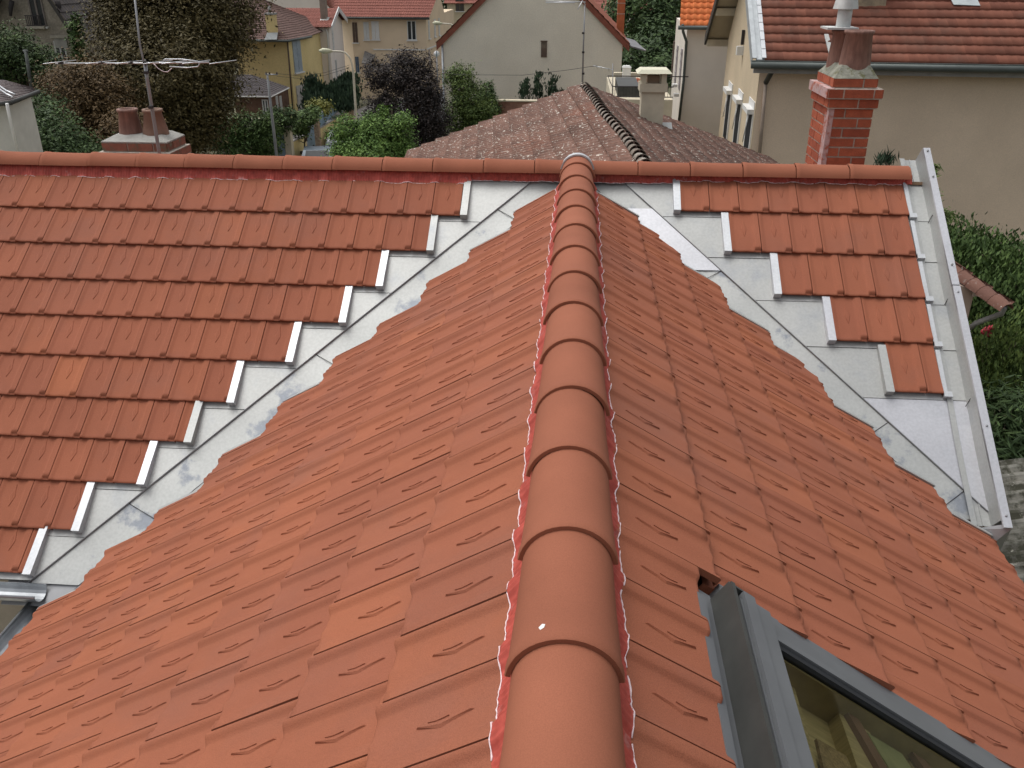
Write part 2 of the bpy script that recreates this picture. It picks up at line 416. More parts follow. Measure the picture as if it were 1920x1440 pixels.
# upper side sheets lying on the main slope, stepped pieces under each course
def side_sheet(s, nos, ends, last):
    o = None
    for i in range(len(nos)+last):
        d0 = (nos[i-1] if i else .02)+.035; d1 = (nos[i] if i < len(nos) else nos[-1]+(.74 if s > 0 else .04))+.035
        if s < 0 and i >= len(nos): break
        if s < 0: d1 = min(d1, 3.235)
        e = ends[min(i, len(ends)-1)]
        mb = MB(); h = HV+.016+.0006*(i % 2)
        if s < 0: P = [(e-.35, d0), (foldX(d0, s), d0), (foldX(d1, s), d1), (e-.35, d1)]
        else:
            xa, xb = foldX(d0, s), min(foldX(d1, s), 2.49)
            P = [(xa, d0), (2.49, d0), (2.49, d1), (xb, d1)]
        n = len(P)
        top = [frM(x, d, h) for x, d in P]; bot = [frM(x, d, h-.012) for x, d in P]
        mb.add(top+bot, [tuple(range(n))[::-1]]+[(k, (k+1) % n, n+(k+1) % n, n+k) for k in range(n)], .5)
        bright = s > 0 and i >= len(nos)
        o = mb.build('side_flashing', ZINCN if bright else ZINC, house)
        # seam line at the lower lap
        mb = MB(); mb.tube([frM(P[-1][0] if s < 0 else P[3][0], d1, h+.001), frM(P[2][0], d1, h+.001)], .0018, 4); mb.build('seam', DARKJ, o)
side_sheet(-1, nosM, endM, 0)
side_sheet(1, nosMR, stMR, 1)
def stepbox(x, d0, d1, hw=.025, h1=.016, m=None):
    mb = MB(); j = random.uniform(-.004, .004)
    mb.hexa([frM(x-hw, d1, -.050), frM(x+hw, d1, -.050), frM(x+hw+j, d0, -.050), frM(x-hw+j, d0, -.050),
             frM(x-hw, d1, h1), frM(x+hw, d1, h1), frM(x+hw+j, d0, h1-.026), frM(x-hw+j, d0, h1-.026)])
    o = mb.build('step_flashing', m or random.choice([ZINCB, ZINCB, ZINCN, ZINC]), house)
    mb = MB(); mb.fbox(frM, x-hw*.45, x+hw*.75, d1-.001, d1+.006, -.048, -.030); mb.build('fold_tab', STEEL, o)
for i, x in enumerate(endM): stepbox(x+.006, nosM[i]-.325, nosM[i]+.012)
for i, x in enumerate(stMR): stepbox(x, nosMR[i]-.345, nosMR[i]+.012)
# verge: small boxes, channel and upstand
for i, n_ in enumerate(nosMR):
    mb = MB(); q = (nosMR[i-1] if i else .0)
    mb.fbox(frM, xr+.002, xr+.030, q+.045, n_+.010, -.046, -.012); mb.fbox(frM, xr+.002, xr+.052, n_-.012, n_+.024, -.046, -.002)
    mb.build('step_flashing', ZINCB, house)
mb = MB(); prof = [(2.36, -.028), (2.395, -.030), (2.405, -.046), (2.43, -.048), (2.432, -.040), (2.438, -.040), (2.440, -.048), (2.478, -.046), (2.486, .075)]
ds = np.linspace(-.17, 2.64, 16); vs = []
for d in ds:
    for x, h in prof: vs.append(frM(x+.004*math.sin(d*5), d, h))
n = len(prof); mb.add(vs, [(i*n+k, i*n+k+1, (i+1)*n+k+1, (i+1)*n+k) for i in range(len(ds)-1) for k in range(n-1)])
vg = mb.build('verge_flashing', ZINC, house)
mb = MB(); mb.fbox(frM, 2.486, 2.534, -.17, 1.02, .070, .084); mb.fbox(frM, 2.4865, 2.5345, 1.03, 2.69, .072, .087)
mb.fbox(frM, 2.530, 2.536, -.17, 2.69, -.20, .070); mb.build('capping', ZINCN, vg)
for d in (-.14, .10, .86, 1.08, 2.05, 2.62):
    c = frM(2.511, d, .084); b = frM(2.511, d, .092); mb = MB(); mb.tube([c, b], .007, 8); mb.build('screw', STEEL, vg)
for d in (.42, 1.10, 1.86): mb = MB(); mb.tube([frM(2.40, d, -.043), frM(2.44, d, -.038), frM(2.47, d+.0, -.038), frM(2.484, d-.03, .02)], .0025, 5); mb.build('seam', DARKJ, vg)
# closed end of the verge channel, folded round the eave corner
mb = MB()
a = frM(2.486, 2.69, .08); 
mb.hexa([frM(2.36, 2.66, -.06), frM(2.535, 2.66, -.06), frM(2.535, 2.80, -.20), frM(2.40, 2.80, -.20), frM(2.36, 2.66, -.05), frM(2.535, 2.66, .075), frM(2.535, 2.69, .07), frM(2.40, 2.80, -.10)])
mb.build('verge_end', STEEL, vg)
# zinc soaker strips capping the far sides of the near tiles (tops of the stepped cut)
for s, fr, nos, ends in ((-1, frL, nosL, endsL), (1, frR, nosR, endsR)):
    for i, (n_, e) in enumerate(zip(nos, ends)):
        mb = MB(); a, b = n_-.345+.01, n_+.004
        mb.hexa([fr(e-.002, a, -.05), fr(e+.016, a, -.05), fr(e+.016, b, -.04), fr(e-.002, b, -.04),
                 fr(e-.014, a, -.020), fr(e+.016, a, -.018), fr(e+.016, b, .012), fr(e-.014, b, .012)]); mb.build('side_capping', ZINC, house)

# decks under everything
DECK = mat('roof_deck', (.20, .13, .08), rough=.9, var=.3)
mb = MB()
mb.fbox(frM, -6.4, 2.5, .0, 3.2, -.085, -.066); mb.fbox(frB, -6.4, 2.5, .0, 3.2, -.085, -.062)
def deckpoly(fr, pts):
    mb.add([fr(y, d, -.062) for y, d in pts]+[fr(y, d, -.085) for y, d in pts], [tuple(range(len(pts))), tuple(range(len(pts), 2*len(pts)))[::-1]]+[(k, (k+1) % len(pts), len(pts)+(k+1) % len(pts), len(pts)+k) for k in range(len(pts))])
deckpoly(frL, [(-2, .0), (5.0, .0), (2.45, 3.62), (-2, 3.62)])
deckpoly(frR, [(-2, .0), (5.0, .0), (4.62, .50), (-2, .50)])
deckpoly(frR, [(.66, .50), (4.62, .50), (2.95, 2.92), (.66, 2.92)])
deckpoly(frR, [(-2, 1.9), (.66, 1.9), (.66, 2.92), (-2, 2.92)])
deckpoly(frR, [(-2, .50), (-1.0, .50), (-1.0, 1.9), (-2, 1.9)])
mb.build('roof_deck', DECK, house)

# --- skylight in the near right slope
skl = MB()
skl.fbox(frR, -1.0, .60, .442, .470, -.055, -.004); skl.fbox(frR, -1.0, .655, .468, .515, -.050, -.026)
sk = skl.build('skylight', FRAME, house)
mb = MB(); mb.fbox(frR, -1.0, .632, .513, .526, -.05, .064); mb.fbox(frR, .632, .640, .513, .60, -.05, .055); mb.build('head_flashing', FRAMED, sk)
mb = MB(); mb.fbox(frR, -1.0, .625, .558, .598, .02, .062); mb.fbox(frR, -1.0, .60, .550, .5575, .02, .050); mb.fbox(frR, -1.0, .61, .603, .655, .0, .056)
mb.build('top_cover', FRAME, sk)
mb = MB(); mb.fbox(frR, .545, .72, .545, 1.9, -.060, -.010); mb.fbox(frR, .535, .610, .60, 1.9, -.02, .030); mb.fbox(frR, .508, .530, .656, 1.9, .0, .050); mb.build('side_flashing', FRAME, sk)
mb = MB(); mb.fbox(frR, .484, .506, .656, 1.9, .022, .043); mb.fbox(frR, -1.0, .484, .656, .672, .022, .043); mb.fbox(frR, .530, .537, .656, 1.9, .0, .046); mb.fbox(frR, -1.0, .62, .5265, .5495, .0, .030); mb.fbox(frR, -1.0, .61, .5985, .6025, .0, .045); mb.build('seal', RUBBER, sk)
mb = MB(); mb.quad(frR(-1.0, 1.9, .030), frR(.484, 1.9, .030), frR(.484, .672, .030), frR(-1.0, .672, .030)); mb.build('pane', GLASS, sk)
mb = MB()      # reveal, and timber whose colour stands in for reflections in the pane
mb.fbox(frR, .478, .505, .66, 1.9, -.08, .021); mb.fbox(frR, -1.1, .484, .60, 1.95, -.12, -.075)
for k in range(5): mb.fbox(frR, -1.0, .483, .675+.27*k, .79+.27*k, -.075, -.035+.006*(k % 2))
mb.build('timber_lining', WOOD, sk)
def sheet(pts, h0, h1, name, m):  # coloured shapes under the pane, standing in for its streaky reflections
    mb = MB(); n = len(pts); mb.add([frR(y, d, h0) for d, y in pts]+[frR(y, d, h1) for d, y in pts], [tuple(range(n))[::-1], tuple(range(n, 2*n))]+[(k, (k+1) % n, n+(k+1) % n, n+k) for k in range(n)]); mb.build(name, m, sk)
sheet([(.80, .30), (.90, .30), (1.02, -.30), (.86, -.60), (.76, -.20)], -.03, -.020, 'brown_reflection', mat('reflection_brown', (.24, .17, .09), (.32, .23, .12), rough=.8, var=.3, vs=30, grain=.2, gs=160))
sheet([(.96, .484), (1.00, .484), (1.36, -.5), (1.30, -.5)], -.03, -.012, 'dark_reflection', REFLD)
sheet([(1.20, .484), (1.25, .484), (1.75, -.3), (1.68, -.3)], -.03, -.012, 'dark_reflection', REFLD)
sheet([(1.04, .46), (1.17, .46), (1.5, -.3), (1.4, -.4)], -.033, -.024, 'olive_reflection', mat('reflection_olive', (.20, .21, .10), (.27, .27, .14), rough=.6, var=.3, vs=8))

# --- walls and gutters
RENDER = mat('beige_render', (.42, .37, .30), (.46, .41, .34), rough=.95, var=.15, vs=3, bump=.3, bs=80)
mb = MB()
mb.box((-6.3, 2.95, GZ), (-2.70, 3.15, -2.25)); mb.box((-2.70, -2.0, GZ), (-2.5, 3.15, -2.25)); mb.box((2.2, -2.0, GZ), (2.38, 3.3, -1.85))
mb.box((2.30, 3.0, GZ), (2.46, 7.4, -1.9)); mb.box((-6.3, 7.4, GZ), (2.46, 7.55, -1.95)); mb.box((-6.3, 3.15, GZ), (-6.15, 7.4, -2.2))
mb.add([(2.46, 3.0, -1.9), (2.46, 7.4, -1.9), (2.46, YM, -.22), (2.30, 3.0, -1.9), (2.30, 7.4, -1.9), (2.30, YM, -.22)], [(0, 1, 2), (5, 4, 3), (0, 2, 5, 3), (1, 4, 5, 2)])
mb.build('wall', RENDER, house)
GUT = mat('zinc_gutter', (.30, .32, .34), (.40, .42, .44), rough=.4, metal=.7, var=.25, vs=5)
def gutter(P, a0, a1, r=.062, n=10, m=None, parent=None, face=True):
    """P(t, x, z): t along, x outwards, z up."""
    mb = MB(); vs = []; 
    for t in (a0, a1):
        for k in range(n+1):
            q = math.pi*k/n; vs.append(P(t, -math.cos(q)*r, -math.sin(q)*r))
        for k in range(n+1):
            q = math.pi*(n-k)/n; vs.append(P(t, -math.cos(q)*(r+.003), -math.sin(q)*(r+.003)))
    q = 2*(n+1); mb.add(vs, [(k, (k+1) % q, q+(k+1) % q, q+k) for k in range(q)]+[tuple(range(q)), tuple(range(q, 2*q))[::-1]], .5, False)
    mb.tube([P(a0, r+.004, .002), P(a1, r+.004, .002)], .009, 8)
    return mb.build('gutter', m or GUT, parent or house)
yE = YM-3.235*c2; gutter(lambda t, x, z: (t, yE-.055-x, -2.075+z), -6.4, -3.06)
xE = 3.66*c1; gutter(lambda t, x, z: (-xE-.045-x, t, -2.165+z), -2.0, yE+.02)
mb = MB(); mb.fbox(frM, -3.32, -2.74, 3.225, 3.37, -.074, -.066); mb.fbox(frL, 2.30, 2.62, 3.30, 3.62, HV-.01, HV-.004); mb.build('corner_flashing', STEEL, house)

# --- chimneys of the near house
def brick_shaft(x0, x1, y0, y1, z0, z1, parent, oversail=(), bh=.074, bm=None):
    core = MB(); core.box((x0+.006, y0+.006, z0), (x1-.006, y1-.006, z1)); 
    br = MB(); z = z1; r = 0
    while z > z0:
        e = oversail[r] if r < len(oversail) else 0
        za, zb = z-bh+.009, z-.004
        X0_, X1_, Y0_, Y1_ = x0-e, x1+e, y0-e, y1+e
        if e: core.box((X0_+.004, Y0_+.004, z-bh), (X1_-.004, Y1_-.004, z))
        for side in range(4):
            Ln = (X1_-X0_) if side % 2 == 0 else (Y1_-Y0_); t = 0; first = .225 if (r+side) % 2 == 0 else .12
            while t < Ln-.01:
                w = min(first if t == 0 else .225, Ln-t)
                if Ln-t-w < .05: w = Ln-t
                a, b = t+.006, t+w-.006; o = random.uniform(0, .003); tn = random.random()
                if side == 0: br.box((X0_+a, Y0_-o, za), (X0_+b, Y0_+.03, zb), tn)
                if side == 1: br.box((X1_-.03, Y0_+a, za), (X1_+o, Y0_+b, zb), tn)
                if side == 2: br.box((X0_+a, Y1_-.03, za), (X0_+b, Y1_+o, zb), tn)
                if side == 3: br.box((X0_-o, Y0_+a, za), (X0_+.03, Y0_+b, zb), tn)
                t += w
        z -= bh; r += 1
    o = br.build('chimney', bm or BRICK, parent); core.build('mortar_core', MORTAR, o)
    return o
def pot(c, r0, r1, h, parent, m=None, rim=.012):
    mb = MB(); mb.lathe(c, [(r0, -.06), (r0, 0), (r0*.93+r1*.07, h*.1), (r1, h-.03), (r1+rim, h-.02), (r1+rim, h), (r1-.014, h), (r1-.02, h-.10), (.002, h-.12)], 24)
    return mb.build('chimney_pot', m or POTM, parent)
# right chimney
cx0, cx1, cy0, cy1 = 1.932, 2.262, 5.80, 6.32
ch = brick_shaft(cx0, cx1, cy0, cy1, -1.3, .46, house, oversail=(.0, .042, .022))
mb = MB(); zt = .46
mb.add([(cx0, cy0, zt-.002), (cx1, cy0, zt-.002), (cx1, cy1, zt-.002), (cx0, cy1, zt-.002), (cx0+.07, cy0+.09, zt+.085), (cx1-.05, cy0+.09, zt+.085), (cx1-.05, cy1-.08, zt+.085), (cx0+.07, cy1-.08, zt+.085)],
       [(0, 1, 5, 4), (1, 2, 6, 5), (2, 3, 7, 6), (3, 0, 4, 7), (4, 5, 6, 7)]); mb.build('flaunching', CEMENT, ch)
pot((2.115, 5.975, .53), .118, .098, .26, ch)
pot((2.075, 6.20, .53), .112, .095, .25, ch)
mb = MB(); cc = (2.045, 6.20, .78)
mb.box((1.90, 6.09, .785), (2.14, 6.31, .80)); mb.lathe((2.045, 6.2, .80), [(.055, 0), (.055, .13)], 16); 
mb.lathe((2.045, 6.2, .93), [(.098, 0), (.094, .02), (.058, .20), (.05, .24), (.001, .27)], 4); mb.build('cowl', mat('pale_fibre_cowl', (.55, .56, .55), rough=.8, var=.2, vs=12), ch)
mb = MB()   # lime streak down the left corner
mb.box((cx0-.0045, cy0-.0045, -.9), (cx0+.035, cy0+.05, .30)); mb.box((cx0-.0045, cy0+.05, -.9), (cx0+.02, cy0+.10, .2))
mb.box((cx0-.047, cy0-.03, .315), (cx0+.01, cy1+.03, .388)); mb.build('lime_streak', LIME, ch)
# left chimney
ch = brick_shaft(-4.03, -3.46, 5.92, 6.30, -1.4, -.128, house, oversail=(.0, .03, .0), bm=mat('dull_old_brick', (.20, .085, .06), (.30, .13, .09), rough=.9, tint=True, var=.35, vs=9, patch=((.14, .13, .09), 12, .52, .62)))
mb = MB(); x0, x1, y0, y1 = -4.03, -3.46, 5.92, 6.30; zt = -.128
mb.add([(x0, y0, zt), (x1, y0, zt), (x1, y1, zt), (x0, y1, zt), (x0, y0, zt+.010), (x1, y0, zt+.010), (x1, y1, zt+.010), (x0, y1, zt+.010), (x0+.09, y0+.1, zt+.055), (x1-.08, y0+.1, zt+.055), (x1-.08, y1-.06, zt+.055), (x0+.09, y1-.06, zt+.055)],
       [(0, 1, 5, 4), (1, 2, 6, 5), (2, 3, 7, 6), (3, 0, 4, 7), (4, 5, 9, 8), (5, 6, 10, 9), (6, 7, 11, 10), (7, 4, 8, 11), (8, 9, 10, 11)])
mb.build('flaunching', mat('pale_cement', (.40, .39, .36), (.30, .30, .28), rough=.95, var=.25, vs=12, bump=.4, bs=60), ch)
pot((-3.845, 6.11, -.075), .098, .074, .20, ch)
pot((-3.625, 6.11, -.075), .108, .072, .20, ch, mat('ochre_pot', (.26, .16, .11), (.22, .13, .10), rough=.7, var=.3, vs=10))

# --- aerial on the left chimney
Ya = 5.78
an = thing('television_aerial', at(300, 300, Ya), 'long thin television aerial on a bent steel mast strapped beside the twin chimney pots', 'aerial')
mb = MB(); pts = [at(x, y, Ya) for x, y in ((306, 330), (298, 283), (276, 150), (272, 118))]; mb.tube(pts, .0145, 10)
pts = [at(x, y, Ya) for x, y in ((272, 132), (267, 105), (262, 82), (252, -10))]; mb.tube(pts, .0085, 8); mb.build('mast', STEEL, an)
mb = MB(); A, B = at(104, 119, Ya+.02), at(422, 117, Ya-.05)
C_, D_ = at(112, 117, Ya-.10), at(390, 125, Ya-.02)
mb.tube([A, at(272, 119, Ya-.02)+V(0, 0, .002), at(392, 117, Ya-.05)], .006, 8); mb.build('boom', ALU, an)
mb = MB()
for x in (112, 190, 245, 296, 330, 368, 418):
    p = at(x, 117.5, Ya-.03); mb.tube([p+V(-.045, -.16, .006), p+V(.05, .16, .004)], .0035, 6)
    
mb.build('element', ALU, an)
mb = MB(); mb.tube([at(x, y, Ya-.14) for x, y in ((318, 125), (350, 127), (371, 125), (374, 120), (371, 115), (340, 111), (310, 111), (306, 113))], .0045, 6); mb.build('folded_dipole', ALU, an)
mb = MB(); mb.tube([at(x, y, Ya-.06) for x, y in ((288, 119), (296, 128), (306, 134), (314, 135), (322, 128))], .003, 6); mb.build('cable', BEAD, an)
mb = MB()
for (x, y) in ((273, 118), (340, 121), (274, 136), (283, 201), (114, 118), (189, 117), (245, 117)):
    p = at(x, y, Ya-.02); mb.obox(p, (1, 0, 0), (0, 1, 0), (0, 0, 1), .014, .018, .010 if x != 340 else .012)
mb.build('clamp', DARKJ, an)

# ------------------------------------------------------------------ setting
def struct(o):
    o['kind'] = 'structure'; return o
GROUND = mat('garden_ground', (.10, .10, .06), (.16, .15, .10), rough=1, var=.4, vs=.3)
ROADM = mat('asphalt', (.10, .10, .11), (.13, .13, .13), rough=.95, var=.2, vs=1)
PAVEM = mat('pavement', (.22, .21, .20), rough=.95, var=.2, vs=1)
mb = MB(); mb.quad((-900, -300, GZ), (900, -300, GZ), (900, 1600, GZ), (-900, 1600, GZ)); struct(mb.build('ground', GROUND))
mb = MB(); mb.quad((-13, -8, GZ+.004), (-2.7, -8, GZ+.004), (-2.7, 14, GZ+.004), (-13, 14, GZ+.004)); struct(mb.build('courtyard', mat('gravel', (.50, .47, .40), (.58, .54, .46), rough=1, var=.2, vs=2, grain=.2, gs=30)))
def strip(pts, w0, w1, z, name, m):
    mb = MB(); pts = [np.array(p, float) for p in pts]; vs = []
    for i, p in enumerate(pts):
        t = pts[min(i+1, len(pts)-1)]-pts[max(i-1, 0)]; n = V(-t[1], t[0], 0); n /= np.linalg.norm(n)
        a, b = p-n*w0, p+n*w1; a[2] = b[2] = z; vs += [a, b]
    mb.add(vs, [(2*i, 2*i+1, 2*i+3, 2*i+2) for i in range(len(pts)-1)]); return struct(mb.build(name, m))
RP = [(-22, 20, 0), (-16.5, 42, 0), (-14.5, 50, 0), (-12.5, 62, 0), (-9, 90, 0), (-4, 140, 0)]
strip(RP, 3.0, 3.0, GZ+.008, 'road', ROADM)
def kerb(side):
    mb = MB(); pts = [np.array(p, float) for p in RP]; L = []
    for i, p in enumerate(pts):
        t = pts[min(i+1, len(pts)-1)]-pts[max(i-1, 0)]; n = V(-t[1], t[0], 0); n /= np.linalg.norm(n)
        L.append((p+n*side*3.0, p+n*side*4.6))
    for (a, b), (c, d) in zip(L, L[1:]):
        z0, z1 = V(0, 0, GZ), V(0, 0, GZ+.13); mb.hexa([a+z0, b+z0, d+z0, c+z0, a+z1, b+z1, d+z1, c+z1])
    struct(mb.build('pavement', PAVEM))
kerb(-1); kerb(1)

# ------------------------------------------------------------------ foliage
def leafmat(name, a, b, rough=.65):
    m = bpy.data.materials.new(name); m.use_nodes = True; nt = m.node_tree; p = nt.nodes['Principled BSDF']
    at_ = nt.nodes.new('ShaderNodeAttribute'); at_.attribute_name = 'tint'
    nt.links.new(ramp(nt, at_.outputs['Fac'], [(0, tuple(x*.55 for x in a)), (.35, a), (.8, b), (1, tuple(min(1, x*1.35) for x in b))]), p.inputs['Base Color'])
    p.inputs['Roughness'].default_value = rough; p.inputs['Specular IOR Level'].default_value = .25
    return m
BARK = mat('bark', (.10, .075, .055), (.15, .12, .09), rough=.95, var=.4, vs=6, bump=.5, bs=30)
def leaves(parent, name, m, blobs, n, size, clump=.35, droop=.3, up=0., flat=.55, seed=0, spike=False):
    """blobs: (centre, (rx, ry, rz)); leaf-sized faces gathered in clumps over every blob's outer volume."""
    r = np.random.default_rng(seed); w = np.array([b[1][0]*b[1][1]+b[1][0]*b[1][2] for b in blobs], float); w /= w.sum()
    C = []; R = []
    nc = max(6, int(n/26)); which = r.choice(len(blobs), nc, p=w)
    cen = np.array([blobs[i][0] for i in which], float); rad = np.array([blobs[i][1] for i in which], float)
    d = r.normal(size=(nc, 3)); d /= np.linalg.norm(d, axis=1)[:, None]
    rr = r.uniform(.45, 1.04, nc)**.6
    cc = cen+d*rad*rr[:, None]; ct = r.uniform(0, 1, nc)
    cs = clump*r.uniform(.5, 1.3, nc)
    k = r.integers(0, nc, n); g = r.normal(size=(n, 3))*cs[k][:, None]*np.array([1, 1, .75])
    P = cc[k]+g; P[:, 2] -= droop*np.linalg.norm(g[:, :2], axis=1)*.5
    tint = np.clip(.55*ct[k]+.45*r.uniform(0, 1, n), 0, 1)
    nn = r.normal(size=(n, 3))*.5+d[k]*.7; nn[:, 2] += .75; nn /= np.linalg.norm(nn, axis=1)[:, None]
    a = np.cross(nn, r.normal(size=(n, 3))); a /= np.linalg.norm(a, axis=1)[:, None]+1e-9; b = np.cross(nn, a)
    s = size*r.uniform(.6, 1.35, n)[:, None]
    if up: a = a*.35+np.array([0, 0, 1.0])*up; a /= np.linalg.norm(a, axis=1)[:, None]; b = np.cross(nn, a); b /= np.linalg.norm(b, axis=1)[:, None]+1e-9
    w_ = .5*flat
    q = np.stack([P-a*s*.6, P+b*s*w_, P+a*s*.6+nn*s*.12, P-b*s*w_], axis=1)
    o0 = ORG.get(parent.name, V(0, 0, 0)) if parent else V(0, 0, 0)
    me = bpy.data.meshes.new(name); me.vertices.add(4*n); me.vertices.foreach_set('co', (q.reshape(-1, 3)-o0).astype(np.float32).ravel())
    me.loops.add(4*n); me.loops.foreach_set('vertex_index', np.arange(4*n, dtype=np.int32)); me.polygons.add(n)
    me.polygons.foreach_set('loop_start', np.arange(0, 4*n, 4, dtype=np.int32)); me.polygons.foreach_set('loop_total', np.full(n, 4, dtype=np.int32))
    at_ = me.attributes.new('tint', 'FLOAT', 'FACE'); at_.data.foreach_set('value', tint.astype(np.float32))
    me.materials.append(m); me.update(calc_edges=True)
    o = bpy.data.objects.new(name, me); COL.objects.link(o)
    if parent: o.parent = parent
    ORG[o.name] = o0; return o
def tree(name, label, cat, base, blobs, m, n, size, trunk=.16, seed=0, group=None, clump=.35, **kw):
    t = thing(name, base, label, cat, group); r = random.Random(seed); mb = MB()
    base = np.array(base, float); top = np.mean([b[0] for b in blobs], axis=0)
    mid = base*.45+top*.55; mid[:2] += [r.uniform(-.2, .2), r.uniform(-.2, .2)]
    if trunk:
        mb.tube([base, base*.75+mid*.25+V(.05, 0, 0), mid, top], [trunk*1.25, trunk, trunk*.7, trunk*.3], 8)
        for c, rd in blobs:
            c = np.array(c, float); q = mid*.5+c*.5+V(r.uniform(-.2, .2), r.uniform(-.2, .2), -.15)
            mb.tube([mid, q, c+V(0, 0, rd[2]*.3)], [trunk*.45, trunk*.28, trunk*.08], 6)
            for _ in range(3):
                e = c+V(r.uniform(-1, 1)*rd[0], r.uniform(-1, 1)*rd[1], r.uniform(-.3, .9)*rd[2])*.8
                mb.tube([q, (q+e)/2+V(0, 0, .1), e], [trunk*.2, trunk*.12, trunk*.04], 5)
        mb.build('trunk', BARK, t)
    leaves(t, 'crown', m, blobs, n, size, clump=clump, seed=seed, **kw)
    return t
def blob(x, y, Y, rx, rz, ry=None):      # a crown lobe seen at pixel x, y, at distance Y, radii in metres
    return (at(x, y, Y), (rx, ry or rx, rz))
CHEST = leafmat('autumn_chestnut_leaves', (.074, .060, .021), (.100, .078, .028))
CHEST2 = leafmat('rusty_leaves', (.092, .058, .023), (.120, .074, .028))
DKG = leafmat('dark_green_leaves', (.040, .072, .025), (.072, .118, .036))
MIDD = leafmat('dull_green_leaves', (.035, .062, .022), (.075, .115, .035))
PURP = leafmat('purple_leaves', (.022, .018, .018), (.055, .042, .038))
MAPLE = leafmat('fresh_maple_leaves', (.075, .145, .030), (.16, .26, .06))
MIDG = leafmat('mid_green_leaves', (.065, .105, .028), (.13, .18, .045))
HEDG = leafmat('hedge_leaves', (.050, .090, .026), (.105, .165, .046))
YELG = leafmat('yellow_green_leaves', (.16, .17, .04), (.30, .29, .07))
BLUG = leafmat('grey_green_needles', (.025, .048, .028), (.05, .085, .045))

tree('chestnut_tree', 'large rusty brown and olive chestnut tree behind the television aerial', 'tree', (*at(330, 200, 31)[:2], GZ),
     [blob(325, 30, 31, 2.3, 2.6), blob(235, 80, 30, 1.1, 1.5), blob(402, 60, 31, 1.2, 1.6), blob(300, 130, 29, 2.0, 1.7), blob(378, 140, 30, 1.35, 1.5), blob(325, 210, 29, 1.7, 1.4), blob(425, 0, 32, 1.2, 1.2), blob(225, 0, 31, .9, 1.3), blob(300, -50, 32, 2.4, 1.4), blob(335, 250, 29, 1.2, .7), blob(385, 185, 30, .9, .9)], CHEST, 110000, .105, .28, 1, clump=.30)
tree('chestnut_tree', 'smaller reddish brown tree in front of the large chestnut, left of the chimney pots', 'tree', (*at(160, 250, 26)[:2], GZ),
     [blob(155, 165, 26, 1.0, .9), blob(190, 200, 26, 1.0, 1.2), blob(118, 158, 27, .6, .45), blob(185, 250, 26, 1.0, .8), blob(240, 250, 25, .9, .7)], CHEST2, 36000, .085, .15, 2, clump=.22)
tree('green_tree', 'dark green leafy tree against the grey stone house', 'tree', (*at(40, 250, 30)[:2], GZ),
     [blob(15, 85, 30, .85, .65), blob(45, 110, 30, .75, .7), blob(-20, 110, 30, 1.1, 1.1), blob(82, 108, 31, .42, .42), blob(90, 140, 30, .5, .7), blob(30, 145, 31, .9, .6), blob(115, 165, 31, .4, .3)], MIDD, 17000, .10, .14, 3, clump=.2)
tree('green_shrub', 'low dark green shrubbery below the slate roofed outbuilding', 'shrub', (*at(90, 290, 23)[:2], GZ),
     [blob(75, 205, 23, .6, .45), blob(60, 245, 22, .75, .7), blob(105, 255, 22, .8, .7), blob(100, 285, 22, 1.1, .5), blob(140, 285, 22, .8, .4)], DKG, 15000, .085, .08, 4, clump=.18)
tree('purple_tree', 'dark purple leaved plum tree in the middle of the gardens', 'tree', (*at(770, 290, 32)[:2], GZ),
     [blob(748, 135, 32, .78, .62), blob(762, 108, 32, .35, .35), blob(790, 125, 32, .42, .5), blob(705, 140, 32, .45, .45), blob(790, 160, 32, .75, .7), blob(712, 200, 32, .62, .45), blob(800, 215, 32, .85, .9), blob(765, 190, 32, 1.0, .9), blob(810, 250, 32, .70, .8), blob(785, 270, 32, .9, .7), blob(700, 117, 32, .18, .2)], PURP, 30000, .085, .12, 5, clump=.15)
tree('maple_tree', 'bright green maple tree close behind the near ridge', 'tree', (*at(700, 290, 22)[:2], GZ),
     [blob(650, 240, 22, .34, .30), blob(690, 232, 22, .30, .24), blob(715, 245, 22, .5, .42), blob(757, 228, 22, .24, .24), blob(700, 280, 22, .85, .5), blob(655, 285, 22, .5, .4), blob(760, 280, 22, .26, .55), blob(630, 252, 22, .22, .14), blob(720, 208, 22, .08, .12), blob(735, 205, 22, .05, .10)], MAPLE, 26000, .065, .07, 6, clump=.10)
tree('young_tree', 'mid green leafy tree beside the blank gable wall', 'tree', (*at(890, 270, 34)[:2], GZ),
     [blob(868, 160, 34, .55, .55), blob(850, 145, 34, .3, .35), blob(885, 190, 34, .72, .7), blob(902, 215, 34, .6, .6), blob(860, 220, 34, .6, .8), blob(895, 245, 34, .75, .6), blob(878, 130, 34, .2, .25), blob(860, 124, 34, .12, .2)], MIDG, 22000, .080, .09, 7, clump=.14)
tree('conifer_shrub', 'dark pointed evergreen at the right foot of the mid green tree', 'shrub', (*at(925, 240, 36)[:2], GZ),
     [blob(912, 175, 36, .3, .5), blob(924, 200, 36, .35, .45)], DKG, 3500, .08, .05, 8, clump=.10)
tree('hedge', 'dense dark evergreen hedge in front of the white house', 'hedge', (*at(615, 260, 54)[:2], GZ),
     [blob(587, 172, 54, .55, .75), blob(612, 178, 54, .8, .55), blob(640, 172, 55, .9, .65), blob(655, 150, 56, .55, .45), blob(585, 152, 54, .4, .3), blob(600, 192, 53, 1.0, .5), blob(645, 188, 54, .8, .5), blob(655, 172, 55, .6, .6)], BLUG, 12000, .20, .1, 9, clump=.16, up=1.2)
tree('yellow_shrub', 'yellow flowering bush behind the pale blue fence', 'shrub', (*at(600, 262, 50)[:2], GZ),
     [blob(592, 196, 50, .45, .3), blob(608, 196, 50, .45, .3), blob(600, 206, 50, .6, .3)], YELG, 1600, .14, .04, 10, clump=.15)
